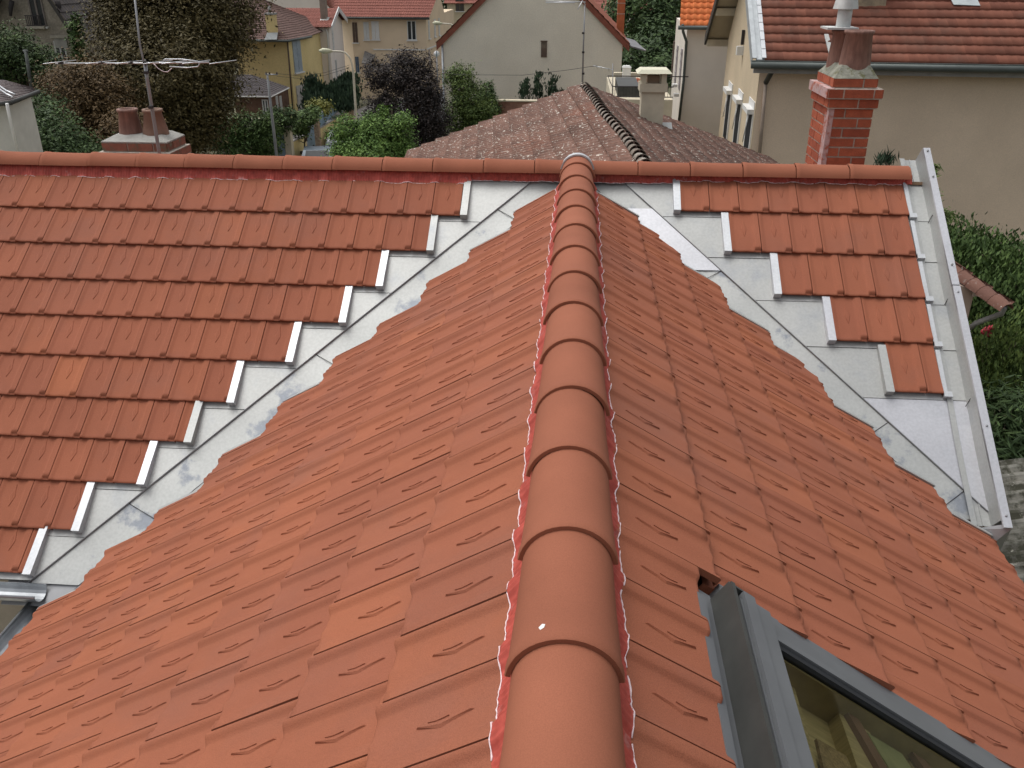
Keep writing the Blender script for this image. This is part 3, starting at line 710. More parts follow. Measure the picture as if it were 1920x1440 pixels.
tree('garden_bush', 'round green bush on the low yellow garden wall', 'shrub', (*at(565, 280, 45)[:2], GZ),
     [blob(566, 228, 45, .55, .55), blob(580, 218, 45, .45, .4), blob(558, 245, 45, .38, .4), blob(590, 205, 45.5, .3, .3)], HEDG, 3200, .13, .06, 11, clump=.15)
tree('ivy_bush', 'clipped dark ivy ball over the blue garden door', 'shrub', (*at(538, 290, 43)[:2], GZ),
     [blob(538, 218, 43, .42, .50), blob(515, 212, 43, .3, .35), blob(532, 238, 43, .35, .25)], DKG, 3200, .10, .05, 12, clump=.12)
tree('ivy_wall', 'garden wall smothered in dark ivy left of the blue door', 'hedge', (*at(480, 290, 42)[:2], GZ),
     [blob(500, 235, 42, .5, .7, .3), blob(465, 240, 42, .9, .8, .3), blob(400, 250, 42, 1.0, .7, .3), blob(430, 245, 42, 1.0, .8, .3), blob(500, 262, 42, .7, .8, .3), blob(450, 275, 42, 1.4, .7, .3)], HEDG, 20000, .11, .08, 13, clump=.17)
for (x, w, h, sd) in ((985, 10, .95, 20), (1008, 8, 1.15, 21), (1032, 10, 1.0, 22), (1052, 5, .5, 23)):
    nm = {985: 'leftmost', 1008: 'tallest', 1032: 'broad', 1052: 'smallest'}[x]
    lab = {985: 'grey green shrub at the left end of the row below the small vent', 1008: 'tall spiky grey green shrub, second in the row below the vent', 1032: 'bushy grey green shrub, third in the row below the vent', 1052: 'smallest shrub, at the right end of the row against the blank gable'}[x]
    c = at(x, 188, 37)
    tree('garden_shrub', lab, 'shrub', c-V(0, 0, .9), [(c+V(0, 0, h*.25), (w/45., .2, h*.55)), (c+V(.05, 0, h*.7), (w/80., .15, h*.35))], BLUG, 700, .10, .02, sd, 'shrubs along the foot of the blank gable', clump=.09, up=.8)
tree('dark_tree', 'tall dark tree in the gap between the blank gable and the pale house', 'tree', (*at(1225, 150, 58)[:2], GZ),
     [blob(1215, 10, 60, 2.6, 2.2), blob(1240, 50, 58, 1.3, 2.0), blob(1180, 20, 62, 1.6, 2.0), blob(1235, 90, 56, 1.2, 1.6), blob(1200, 110, 55, 1.9, 1.4), blob(1230, 130, 54, 1.5, 1.0), blob(1180, 95, 57, 1.3, 1.0)], DKG, 15000, .24, .2, 24, clump=.35)
tree('green_tree', 'small light green tree in front of the distant cream house in the gap', 'tree', (*at(1205, 120, 70)[:2], GZ),
     [blob(1207, 60, 66, .9, 1.2), blob(1215, 85, 66, .9, .8)], HEDG, 2500, .2, .1, 25, clump=.25)
tree('ivy', 'green ivy climbing the right edge of the grey stone house', 'climbing plant', (*at(145, 200, 36.5)[:2], GZ),
     [blob(145, 75, 36.5, .22, 1.0), blob(148, 115, 36.5, .3, .9), blob(160, 130, 36.5, .35, .5), blob(143, 45, 36.5, .15, .5)], HEDG, 3500, .13, .03, 26, clump=.12)
tree('conifer_hedge', 'clipped conifer hedge running below the large beige wall', 'hedge', (*at(1850, 560, 15)[:2], GZ),
     [blob(1772, 475, 16, .55, .75), blob(1800, 478, 15.5, .6, .7), blob(1840, 500, 15, .7, .75), blob(1890, 520, 14.5, .8, .8), blob(1940, 540, 14, .8, .8), blob(1860, 560, 14.5, .8, .8), blob(1910, 600, 14, .9, .9), blob(1800, 520, 15.5, .6, .6), blob(1880, 650, 14, .9, .8)], HEDG, 26000, .075, .08, 27, clump=.16, up=.5)
tree('garden_shrub', 'loose yellow green shrub with upright stems beyond the white verge strip', 'shrub', (*at(1860, 760, 11)[:2], GZ),
     [blob(1860, 640, 11, .30, .42), blob(1885, 655, 11, .32, .42), blob(1910, 640, 11, .3, .5), blob(1870, 710, 10.8, .4, .4), blob(1905, 720, 10.8, .35, .4), blob(1850, 690, 11, .3, .3)], YELG if False else MIDG, 6500, .055, .03, 28, clump=.10, up=.7)
tree('palm_shrub', 'dark spiky foliage in the shade of the garden at the right', 'shrub', (*at(1890, 860, 10)[:2], GZ),
     [blob(1880, 800, 10, .55, .45), blob(1910, 850, 10, .5, .4), blob(1850, 770, 10.4, .4, .4)], DKG, 5000, .16, .04, 29, clump=.16, flat=.2)
tree('palm_shrub', 'tuft of spiky leaves poking up behind the ridge right of the brick chimney', 'shrub', at(1662, 330, 12), [blob(1660, 301, 12, .11, .035)], BLUG, 170, .12, .02, 30, clump=.05, flat=.16, up=.6)
tree('climbing_plant', 'thin green sprigs showing just past the top of the white verge strip', 'climbing plant', at(1750, 420, 11), [blob(1750, 320, 11, .07, .12), blob(1757, 362, 11, .08, .10), blob(1768, 400, 11, .10, .12)], MIDG, 420, .08, .015, 31, clump=.05, flat=.25)
fl = MB()
for dx, dy in ((0, 0), (9, -4), (4, 8), (-5, 4)):
    c = at(1850+dx, 618+dy, 11.0); fl.lathe(c, [(.001, -.05), (.045, -.03), (.05, .01), (.02, .04), (.001, .045)], 8)
f_ = thing('rose', at(1850, 640, 11), 'cluster of red roses in the shrubs beyond the white verge strip', 'flower'); fl.build('bloom', mat('red_petals', (.45, .05, .07), rough=.6, var=.3, vs=20), f_)
# distant wood closing the view above the houses
def mass(name, blobs, m, n, size, seed):
    o = leaves(None, name, m, blobs, n, size, clump=1.6, seed=seed); o['kind'] = 'stuff'; o['label'] = 'far off belt of trees behind the houses'; o['category'] = 'trees'; return o
mass('distant_trees', [((x, 118+4*math.sin(x), -1+2*math.sin(x*.31)), (7, 3, 7)) for x in range(-75, 60, 6)], DKG, 42000, .75, 40)

# ------------------------------------------------------------------ houses behind
def roofmat(name, a, b, **k): return mat(name, a, b, rough=.85, tint=True, var=k.pop('var', .25), vs=k.pop('vs', 1.2), **k)
def tiled(mb, A, B, C_, D_, gauge=.33, wl=.22, amp=.018, step=.03, sub=4, jitter=.5):
    """tile courses over the quad A-B (eave) to D-C (top)"""
    A, B, C_, D_ = [np.array(p, float) for p in (A, B, C_, D_)]
    nrm = np.cross(B-A, D_-A); nrm /= np.linalg.norm(nrm); nrm = nrm if nrm[2] > 0 else -nrm
    L = max(np.linalg.norm(D_-A), np.linalg.norm(C_-B)); n = max(2, int(round(L/gauge))); Wd = max(np.linalg.norm(B-A), np.linalg.norm(C_-D_)); m = max(2, int(round(Wd/wl)))
    for j in range(n):
        t0, t1 = j/n, min(1, (j+1.12)/n); jj = random.uniform(-.004, .004)
        for i in range(m):
            vs = []
            for k in range(sub+1):
                u = (i+k/sub)/m; w = amp*math.sin(2*math.pi*k/sub+.6)
                p0 = (A*(1-u)+B*u)*(1-t0)+(D_*(1-u)+C_*u)*t0; p1 = (A*(1-u)+B*u)*(1-t1)+(D_*(1-u)+C_*u)*t1
                vs += [p0+nrm*(w-.03), p0+nrm*(step+w+jj), p1+nrm*w]
            F = []
            for k in range(sub): F += [(3*k, 3*k+3, 3*k+4, 3*k+1), (3*k+1, 3*k+4, 3*k+5, 3*k+2)]
            mb.add(vs, F, .5+jitter*random.uniform(-.5, .5), sub > 2)
def slab(mb, pts, th):
    pts = [np.array(p, float) for p in pts]; n = len(pts); d = V(0, 0, -th)
    mb.add(pts+[p+d for p in pts], [tuple(range(n)), tuple(range(n, 2*n))[::-1]]+[(k, (k+1) % n, n+(k+1) % n, n+k) for k in range(n)])
class House:
    def __init__(s, name, label, cat, base, group=None): s.o = thing(name, base, label, cat, group)
    def walls(s, pts, z1, m, z0=GZ, gables=(), name='wall'):
        """closed footprint pts (x, y); gables: (i, apex point)"""
        mb = MB(); n = len(pts); P0 = [V(p[0], p[1], z0) for p in pts]; P1 = [V(p[0], p[1], z1 if not hasattr(z1, '__len__') else z1[k]) for k, p in enumerate(pts)]
        for k in range(n): mb.quad(P0[k], P0[(k+1) % n], P1[(k+1) % n], P1[k])
        mb.poly(P1)
        for i, ap in gables:
            a, b = P1[i], P1[(i+1) % n]; nrm = np.cross(b-a, V(0, 0, 1)); nrm /= np.linalg.norm(nrm); t = .18
            ap = np.array(ap, float)
            mb.add([a, b, ap, a-nrm*t, b-nrm*t, ap-nrm*t], [(0, 1, 2), (5, 4, 3), (1, 2, 5, 4), (0, 2, 5, 3)])
        s.P1 = P1; return mb.build(name, m, s.o)
def frame3(a, b):   # wall axes from two footprint points a->b: along, outward normal (towards the camera)
    u = V(b[0]-a[0], b[1]-a[1], 0); u /= np.linalg.norm(u); n = V(u[1], -u[0], 0)
    if n@(CAM-V(a[0], a[1], 0)) < 0: n = -n
    return u, n
WHITEP = mat('white_paint', (.70, .70, .68), rough=.6, var=.08); SHUT = mat('pale_shutter', (.62, .63, .62), rough=.6, var=.08)
BLUESH = mat('grey_blue_shutter', (.30, .36, .42), (.36, .42, .46), rough=.7, var=.15); BROWNSH = mat('brown_shutter', (.12, .085, .065), rough=.7, var=.2)
def window(H, a, b, px, py, w, h, kind='casement', frame=WHITEP, sill=True, depth=.10):
    """window centred where pixel px, py meets the wall plane a-b"""
    u, n = frame3(a, b); c = onp(px, py, (a[0], a[1], 0), n); z = V(0, 0, 1)
    mb = MB()
    if kind == 'shutters':
        for s in (-1, 1): mb.obox(c+u*s*w/4+n*.02, u, n, z, w/4-.012, .02, h/2)
        for s in (-1, 1):
            for k in range(5): mb.obox(c+u*s*w/4+n*.045+z*(h*(-.38+.19*k)), u, n, z, w/4-.05, .008, h*.03)
        o = mb.build('window', frame, H.o)
        if sill: m2 = MB(); m2.obox(c+n*.06-z*(h/2+.04), u, n, z, w/2+.07, .08, .04); m2.build('sill', WHITEP, o)
        return o
    f = .06
    for s in (-1, 1): mb.obox(c+u*s*(w/2-f/2)+n*.015, u, n, z, f/2, .03, h/2)
    for s in (-1, 1): mb.obox(c+z*s*(h/2-f/2)+n*.015, u, n, z, w/2-f, .028, f/2)
    if kind == 'casement': mb.obox(c+n*.015, u, n, z, .04, .026, h/2-f)
    o = mb.build('window', frame, H.o)
    m2 = MB(); m2.obox(c+n*.004, u, n, z, w/2-f*.5, .006, h/2-f*.5); m2.build('pane', PANE, o)
    if sill: m2 = MB(); m2.obox(c+n*.07-z*(h/2+.035), u, n, z, w/2+.08, .09, .035); m2.build('sill', WHITEP, o)
    return o
def chim(H, c, w, d, z0, z1, m, cap=.06, capm=None, name='chimney'):
    mb = MB(); mb.box((c[0]-w/2, c[1]-d/2, z0), (c[0]+w/2, c[1]+d/2, z1)); o = mb.build(name, m, H.o)
    mb = MB(); mb.box((c[0]-w/2-cap, c[1]-d/2-cap, z1+.001), (c[0]+w/2+cap, c[1]+d/2+cap, z1+.08)); mb.build('cap', capm or m, o); return o
def pipe(H, pts, r=.05, m=None, name='downpipe'):
    mb = MB(); mb.tube(pts, r, 8); return mb.build(name, m or GUT, H.o)
XY = lambda p: (p[0], p[1])

# --- lichen covered roof just behind the ridge
LICH = roofmat('lichened_tile', (.135, .072, .054), (.195, .103, .075), vs=1.0, var=.35, patch=((.20, .075, .045), .9, .55, .75), spots=((.60, .57, .50), 17, .605, .64), bump=.5, bs=30, grain=.2, gs=25)
H = House('low_tiled_building', 'low building with a mossy brown tile roof spotted with pale lichen, behind the near ridge', 'building', (2.5, 16, GZ))
pk = at(1093, 158, 20); nr = at(1207, 292, 11.2); nr[2] = pk[2]
dr = (nr-pk); dr[2] = 0; dr /= np.linalg.norm(dr); nr = nr+dr*.2
LE, RE = at(766, 288, 20), at(1440, 293, 20); zl = -2.87
LE[2] = RE[2] = zl
LN, RN = LE+dr*(np.linalg.norm(nr-pk)), RE+dr*(np.linalg.norm(nr-pk))
mb = MB(); tiled(mb, LN, LE, pk, nr, gauge=.36, wl=.21, amp=.014, step=.055, sub=3); tiled(mb, RE, RN, nr, pk, gauge=.36, wl=.21, amp=.014, step=.035, sub=3)
rf = mb.build('roof', LICH, H.o)
perp = V(-dr[1], dr[0], 0)
for k in range(27):
    p = pk+dr*(.05+.335*k)+V(0, 0, -.02); mb = MB(); cur = .02*math.sin(k*.4)
    arc_tile(mb, lambda t, x, z: p-dr*(t-.40)*1.0+perp*(x+cur)+V(0, 0, z+.10+.03*(1-t/.4)), .105, .085, .40, tint=random.random(), n=8, span=80, lip=False)
    mb.build('ridge_tile', mat('old_ridge_tile', (.20, .17, .14), (.34, .31, .27), rough=.95, tint=True, var=.45, vs=7, patch=((.12, .07, .05), 8, .5, .62), bump=.6, bs=40) if k == 0 else bpy.data.materials['old_ridge_tile'], H.o)
H.walls([XY(LE+V(.4, 0, 0)), XY(RE-V(.4, 0, 0)), XY(RN+V(-.4, .12, 0)), XY(LN+V(.4, .12, 0))], zl-.1, RENDER, gables=((0, pk+V(0, -.02, -.12)), (2, nr+V(0, .12, -.12))))
CREAMP = mat('cream_render', (.56, .50, .38), (.60, .54, .42), rough=.9, var=.12, vs=4)
cc = at(1219, 235, 17.6); gx, gy = cc[0], cc[1]
mb = MB(); mb.box((gx-.23, gy-.23, cc[2]-.6), (gx+.23, gy+.23, at(1219, 172, 17.4)[2])); o = mb.build('chimney', CREAMP, H.o)
z1 = at(1219, 172, 17.4)[2]; mb = MB(); mb.box((gx-.28, gy-.28, z1), (gx+.28, gy+.28, z1+.16)); mb.build('collar', CREAMP, o)
mb = MB()
for sx in (-1, 1):
    for sy in (-1, 1): mb.box((gx+sx*.2-.05, gy+sy*.2-.05, z1+.16), (gx+sx*.2+.05, gy+sy*.2+.05, z1+.36))
mb.build('cap_leg', CREAMP, o)
mb = MB(); mb.hexa([(gx-.35, gy-.35, z1+.36), (gx+.35, gy-.35, z1+.36), (gx+.35, gy+.35, z1+.36), (gx-.35, gy+.35, z1+.36), (gx-.27, gy-.27, z1+.43), (gx+.27, gy-.27, z1+.43), (gx+.27, gy+.27, z1+.43), (gx-.27, gy+.27, z1+.43)]); mb.build('cap', mat('pale_cap', (.62, .60, .47), rough=.9, var=.1), o)
mb = MB(); mb.box((gx-.12, gy-.12, z1+.16), (gx+.12, gy+.12, z1+.30)); mb.build('flue', mat('flue', (.30, .22, .16), rough=.9), o)
mb = MB(); mb.obox(cc+V(.1, -.27, -.05), (1, 0, 0), (0, .94, .34), (0, -.34, .94), .34, .30, .012); mb.build('flashing', ZINC, o)
# aerial mast at its far end
a_ = thing('aerial_mast', at(1092, 157, 20.2), 'tall slender aerial mast in front of the blank gable wall', 'aerial')
mb = MB(); mb.tube([at(1092, 160, 20.2), at(1094, 80, 20.2), at(1097, 8, 20.2)], [.022, .018, .012], 8); mb.build('mast', STEEL, a_)
mb = MB(); mb.tube([at(1098, 9, 20.2), at(1092, 2, 20.1), at(1083, 18, 20.0)], .012, 6); mb.tube([at(1023, 2, 20.3), at(1098, 4, 20.2)], .010, 6); mb.tube([at(1023, 5, 20.3), at(1078, 5, 20.2)], .010, 6)
mb.build('boom', ALU, a_); mb = MB()
for y in (62, 98, 138): mb.obox(at(1093.5, y, 20.18), (1, 0, 0), (0, 1, 0), (0, 0, 1), .03, .03, .02)
mb.build('clamp', DARKJ, a_)
a_ = thing('roof_aerial', at(1149, 185, 24), 'small rooftop aerial on a short post beside the blank gable', 'aerial')
mb = MB(); mb.tube([at(1149, 190, 24), at(1149, 119, 24)], .012, 6); mb.build('mast', STEEL, a_)
mb = MB(); mb.tube([at(1150, 131, 24), at(1112, 123, 24.3)], .010, 6)
for x in (1118, 1128, 1140): mb.tube([at(x, 122+(x-1118)*.25, 24), at(x+3, 129+(x-1118)*.25, 24.2)], .006, 5)
mb.build('boom', ALU, a_)
w_ = thing('overhead_cable', at(960, 140, 30), 'thin cable sagging across the blank gable to the small rooftop aerial', 'cable')
mb = MB(); mb.tube([at(740, 128, 34), at(860, 140, 31), at(980, 141, 28), at(1060, 132, 26), at(1120, 123, 24.3)], .007, 5); mb.build('cable', DARKJ, w_)

# --- blank gable house
GABM = mat('pale_roughcast', (.70, .655, .555), (.74, .70, .60), rough=.95, var=.10, vs=.5, patch=((.64, .61, .54), .45, .5, .8), bump=.3, bs=30, grain=.05, gs=20)
BARGE = mat('oxblood_board', (.20, .065, .045), (.26, .085, .055), rough=.7, var=.2, vs=5)
H = House('gable_house', 'large pale house with a blank gable end, one small vent and dark red verges', 'house', (-2, 44, GZ))
Y = 40; a, b = at(831, 70, Y), at(1168, 70, Y); ze = a[2]; hw = (b[0]-a[0])/2; ap = V((a[0]+b[0])/2, Y, ze+hw*.92)
H.walls([XY(a), XY(b), (b[0], Y+11), (a[0], Y+11)], ze, GABM, gables=((0, ap), (2, ap+V(0, 11, 0))))
mb = MB(); ov = .30
for s, e in ((-1, a), (1, b)):
    e2 = V(e[0]+s*ov, Y-.12, ze-ov*.92); tp = V(ap[0], Y-.12, ap[2]+.0)
    d = V(0, 0, -.26); q = V(0, .06, 0); mb.hexa([e2+d, tp+d, tp+d+q, e2+d+q, e2+V(0, 0, .04), tp+V(0, 0, .04), tp+V(0, 0, .04)+q, e2+V(0, 0, .04)+q])
mb.build('bargeboard', BARGE, H.o)
mb = MB()
for s, e in ((-1, a), (1, b)):
    e2 = V(e[0]+s*ov, Y-.15, ze-ov*.92+.05); tp = V(ap[0], Y-.15, ap[2]+.05); B1, B2 = e2+V(0, 11.2, 0), tp+V(0, 11.2, 0)
    tiled(mb, *( (B1, e2, tp, B2) if s < 0 else (e2, B1, B2, tp)), sub=2)
mb.build('roof', roofmat('brown_red_tile', (.24, .085, .055), (.30, .11, .07)), H.o)
u, n = frame3(XY(a), XY(b)); c = onp(1020, 92, a, n)
mb = MB(); mb.obox(c+n*.01, u, n, (0, 0, 1), .13, .02, .34); o = mb.build('vent', mat('vent_recess', (.16, .13, .10), rough=.9, var=.3, vs=8), H.o)
mb = MB(); mb.obox(c+n*.03-V(0, 0, .14), u, n, (0, 0, 1), .11, .02, .18); mb.obox(c+n*.03+V(0, 0, .33), u, n, (0, 0, 1), .15, .03, .02); mb.build('grille', BROWNSH, o)
p = at(1162.5, 60, 43.5); mb = MB(); mb.box((p[0]-.17, 43.3, ze-.8), (p[0]+.17, 43.75, 1.2)); o = mb.build('chimney', mat('orange_brick', (.42, .13, .055), (.48, .16, .07), rough=.85, var=.2, vs=5), H.o)
mb = MB()
for y in (6, 26): 
    q = at(1162, y, 43.3); mb.box((p[0]-.18, 43.29, q[2]-.012), (p[0]+.18, 43.76, q[2]+.012))
mb.build('mortar_joint', MORTAR, o)
pipe(H, [V(a[0]-.05, Y-.02, ze-.2), V(a[0]-.05, Y-.02, GZ)], .05)
# awning at its right side
mb = MB(); slab(mb, [at(1168, 69, 42), at(1190, 75, 42), at(1211, 94, 40.5), at(1183, 86, 40.5)], .06); aw = thing('canopy', at(1180, 90, 41), 'grey sloping canopy sheet fixed at the right side of the blank gable house', 'canopy'); mb.build('sheet', mat('grey_sheet', (.20, .20, .21), rough=.6), aw)
mb = MB(); mb.tube([at(1211, 94, 40.5), at(1168, 78, 42)], .025, 6); mb.build('rail', WHITEP, aw)
# low wall with terrace at its foot
H = House('terrace', 'small rooftop terrace with a dark metal railing between the blank gable and the pale house', 'terrace', (4, 27, GZ))
A_, B_ = at(1147, 183, 27), at(1262, 183, 27); A_[2] = B_[2] = at(1200, 187, 27)[2]
mb = MB(); mb.box((A_[0], 27, GZ), (B_[0], 33, A_[2])); mb.build('wall', CREAMP, H.o)
mb = MB(); zt = at(1200, 142, 33)[2]
zr = at(1200, 163, 27)[2]; 
for z_ in (zr, A_[2]+.08): mb.tube([(A_[0], 27.05, z_), (B_[0], 27.05, z_)], .016, 6)
x = A_[0]
while x < B_[0]: mb.tube([(x, 27.05, A_[2]+.06), (x, 27.05, zr)], .006, 4); x += .09
for z_ in (at(1200, 143, 32)[2],): mb.tube([(A_[0], 32, z_), (B_[0]+1, 32, z_)], .018, 6)
mb.tube([(A_[0], 27.05, zr), (A_[0], 32, at(1200, 143, 32)[2])], .014, 5); mb.build('railing', DARKJ, H.o)
mb = MB(); zz = at(1200, 156, 30.5)[2]; tiled(mb, (A_[0]+.5, 30.2, zz-.1), (B_[0], 30.2, zz-.1), (B_[0], 30.9, zz+.12), (A_[0]+.5, 30.9, zz+.12), gauge=.25); mb.build('tile_coping', roofmat('orange_coping', (.42, .13, .07), (.5, .17, .09)), H.o)
mb = MB(); mb.box((A_[0]+.3, 34, GZ), (B_[0]+.3, 34.3, at(1200, 137, 34)[2])); mb.build('parapet', CREAMP, H.o)
mb = MB(); mb.box((A_[0]+.2, 27.6, A_[2]), (B_[0]-1.0, 30, A_[2]+.33)); mb.build('planter', FRAMED, H.o)
t_ = thing('white_cabinet', at(1175, 143, 33), 'white plastic cabinet standing at the far side of the terrace', 'cabinet'); c = at(1175, 134, 33)
mb = MB(); mb.box((c[0]-.15, 32.9, c[2]-.25), (c[0]+.15, 33.2, c[2]+.14)); mb.build('body', WHITEP, t_); mb = MB(); mb.hexa([(c[0]-.17, 32.88, c[2]+.14), (c[0]+.17, 32.88, c[2]+.14), (c[0]+.17, 33.22, c[2]+.14), (c[0]-.17, 33.22, c[2]+.14), (c[0]-.13, 32.92, c[2]+.2), (c[0]+.1, 32.92, c[2]+.2), (c[0]+.1, 33.18, c[2]+.2), (c[0]-.13, 33.18, c[2]+.2)]); mb.build('lid', WHITEP, t_)
w_ = thing('garden_wall', at(945, 196, 34), 'reddish brown garden wall at the foot of the young green tree', 'wall'); c0_, c1_ = at(925, 190, 36), at(1060, 190, 36)
mb = MB(); mb.box((c0_[0], 36, GZ), (c1_[0], 36.3, c0_[2])); mb.build('brickwork', mat('worn_brick', (.26, .11, .08), (.30, .2, .15), rough=.95, var=.3), w_)
mb = MB(); mb.box((c0_[0]-.04, 35.96, c0_[2]), (c1_[0]+.04, 36.34, c0_[2]+.05)); mb.build('coping', CREAMP, w_)

# --- pale house with the orange roof
PALE = mat('pale_stucco', (.72, .665, .59), (.75, .70, .62), rough=.95, var=.08, vs=.6, bump=.3, bs=30)
H = House('stucco_house', 'tall pale stucco house with a vivid orange tile roof', 'house', (5, 36, GZ))
a = at(1289, 50, 33.5); zg = a[2]; b = V(a[0]+5.0, 33.5, 0); f = at(1268, 44, 39.5); f = V(f[0], 39.5, 0)
H.walls([XY(a), XY(b), (b[0]+.2, 39.5), XY(f)], zg, PALE)
mb = MB(); e0, e1 = V(a[0]-.32, 33.15, zg+.05), V(b[0]+.2, 33.15, zg+.05); t0, t1 = V(f[0]-.25+.1, 37.2, zg+2.6), V(b[0]+.2, 37.2, zg+2.6)
tiled(mb, e0, e1, t1, t0, gauge=.34, wl=.24, amp=.03, step=.04, sub=4); mb.build('roof', roofmat('vivid_orange_tile', (.62, .17, .055), (.72, .21, .07), var=.1), H.o)
DGUT = mat('dark_grey_gutter', (.09, .105, .10), rough=.5, metal=.2, var=.15)
mb = MB(); mb.tube([e0+V(-.05, -.06, -.06), e1+V(0, -.06, -.06)], .07, 8); mb.build('gutter', DGUT, H.o)
pipe(H, [at(1280, 46, 33.1), at(1281, 60, 33.2), at(1287, 78, 33.42), at(1282, 150, 33.42), at(1273, 228, 33.42)], .05, DGUT)
for k, (x, y, Yw) in enumerate(((1262.5, 108, 38.2), (1269, 118, 36.6), (1277, 126, 35.0))):
    p_ = at(x, y, Yw); window(H, XY(f), XY(a), x, y+4, .55, 1.5, 'shutters', mat('mauve_shutter', (.36, .33, .34), rough=.7) if k else BROWNSH, sill=False)
mb = MB()
for (x, y) in ((1265, 160), (1268, 178)):
    p_ = at(x, y, 33.1); mb.obox(p_, (1, 0, 0), (0, 1, 0), (0, 0, 1), .09, .15, .05)
mb.build('bracket', WHITEP, H.o)

# --- big beige house at the right
BEIG = mat('beige_scratched_render', (.58, .475, .33), (.62, .51, .36), rough=.95, var=.10, vs=.7, bump=.5, bs=60, grain=.07, gs=40)
BEIG2 = mat('brown_beige_render', (.74, .595, .45), (.77, .625, .48), rough=.95, var=.10, vs=.6, patch=((.69, .56, .43), .5, .45, .8), bump=.4, bs=60, grain=.05, gs=40)
H = House('beige_house', 'big beige house with brown red tile roof, zinc verge and narrow side windows', 'house', (8, 27, GZ))
Yf = 22.3; cF = at(1424, 150, Yf); cB = at(1349, 250, 30.6); zg = at(1440, 122, 22)[2]
cR = V(15.5, 21.4, 0); cBR = V(15.5, 29.8, 0)
apx = V((cF[0]+cB[0])/2+.02, 26.4, zg+3.15)
H.walls([XY(cF), XY(cR), XY(cBR), XY(cB)], zg, BEIG2, name='wall')
u, n = frame3(XY(cF), XY(cB))
mb = MB(); off = n*.02
P = [V(cF[0], cF[1], GZ), V(cB[0], cB[1], GZ), V(cB[0], cB[1], zg), apx, V(cF[0], cF[1], zg)]
mb.add([p_+off for p_ in P]+[p_-n*.1 for p_ in P], [(0, 1, 2, 3, 4), (5, 9, 8, 7, 6)]+[(k, (k+1) % 5, 5+(k+1) % 5, 5+k) for k in range(5)]); mb.build('gable_wall', BEIG, H.o)
# roof: front slope eave points by pixel
eL = at(1412, 113, 21.7); eR = V(15.9, 20.9, eL[2]-.02); tpL = V(apx[0]-.45, 26.4, apx[2]+.12); tpR = V(15.9, 25.6, apx[2]+.12)
BR = roofmat('brown_red_flat_tile', (.20, .075, .050), (.28, .108, .070), var=.2, patch=((.18, .10, .075), .8, .5, .8))
eL2 = eL+V(.28, 0, 0); tL2 = tpL+V(.28, 0, 0)
mb = MB(); tiled(mb, eL2, eR, tpR, tL2, gauge=.335, wl=.225, amp=.007, step=.045, sub=4, jitter=.9); mb.build('roof', BR, H.o)
mb = MB(); eB = V(cB[0]-.62, 31.5, at(1325, 72, 31)[2]); 
slab(mb, [tpL+V(-.05, 0, 0), tpR, V(15.9, 31.2, eB[2]), eB], .10); mb.build('rear_roof', mat('roof_boards', (.42, .37, .28), rough=.9, var=.1), H.o)
mb = MB(); q = V(-.07, 0, 0); mb.hexa([eB+V(0, 0, -.24), tpL+V(-.05, 0, -.24), tpL+V(-.12, 0, -.24), eB+V(-.07, 0, -.24), eB+V(0, 0, .08), tpL+V(-.05, 0, .08), tpL+V(-.12, 0, .08), eB+V(-.07, 0, .08)]); mb.build('bargeboard', FRAMED, H.o)
for t in (.02, .34, .66):
    mb = MB(); c = eB*(1-t)+tpL*t; mb.box((c[0], c[1]-.12, c[2]-.34), (c[0]+.75, c[1]+.12, c[2]-.12)); mb.build('purlin_end', CREAMP, H.o)
# zinc verge with folded steps
mb = MB(); vd = tL2-eL2; L_ = np.linalg.norm(vd); vd /= L_; vn = np.cross(V(1, 0, 0), vd); vn = vn if vn[2] > 0 else -vn
E0 = eL2-V(.30, 0, 0)
mb.obox(E0+vd*L_/2+V(.05, 0, 0)+vn*.06, (1, 0, 0), vd, vn, .05, L_/2, .012); mb.obox(E0+vd*L_/2+V(.0, 0, 0)-vn*.04, (1, 0, 0), vd, vn, .006, L_/2, .11)
mb.obox(E0+vd*L_/2+V(.19, 0, 0)+vn*.012, (1, 0, 0), vd, vn, .10, L_/2, .01); vv = mb.build('verge_flashing', mat('old_zinc', (.38, .41, .43), (.46, .49, .50), rough=.5, metal=.5, var=.15, vs=4), H.o)
mb = MB()
for k in range(int(L_/.335)): mb.obox(eL2+vd*(.17+.335*k)+V(-.02, 0, 0)+vn*.05, (1, 0, 0), vd, vn, .05, .155, .02)
mb.build('step_flashing', ZINCB, vv)
g0, g1 = eL+V(-.05, -.10, -.10), eR+V(0, -.10, -.10)
mb = MB(); mb.tube([g0, g1], .085, 10); mb.obox((g0+g1)/2+V(0, .05, .09), (g1-g0)/np.linalg.norm(g1-g0), (0, 1, 0), (0, 0, 1), np.linalg.norm(g1-g0)/2, .06, .012); mb.build('gutter', DGUT, H.o)
mb = MB(); mb.obox((g0+g1)/2+V(.1, .18, -.10), (g1-g0)/np.linalg.norm(g1-g0), (0, 1, 0), (0, 0, 1), np.linalg.norm(g1-g0)/2, .03, .10); mb.build('fascia', mat('grey_fascia', (.34, .33, .32), rough=.8), H.o)
pipe(H, [at(1448, 122, 21.8), at(1447, 135, 21.9), at(1436, 155, 22.2)], .065, FRAMED); pipe(H, [at(1436, 155, 22.2), at(1430, 220, 22.2), at(1423, 300, 22.2)], .045, mat('buff_pipe', (.42, .34, .28), rough=.7))
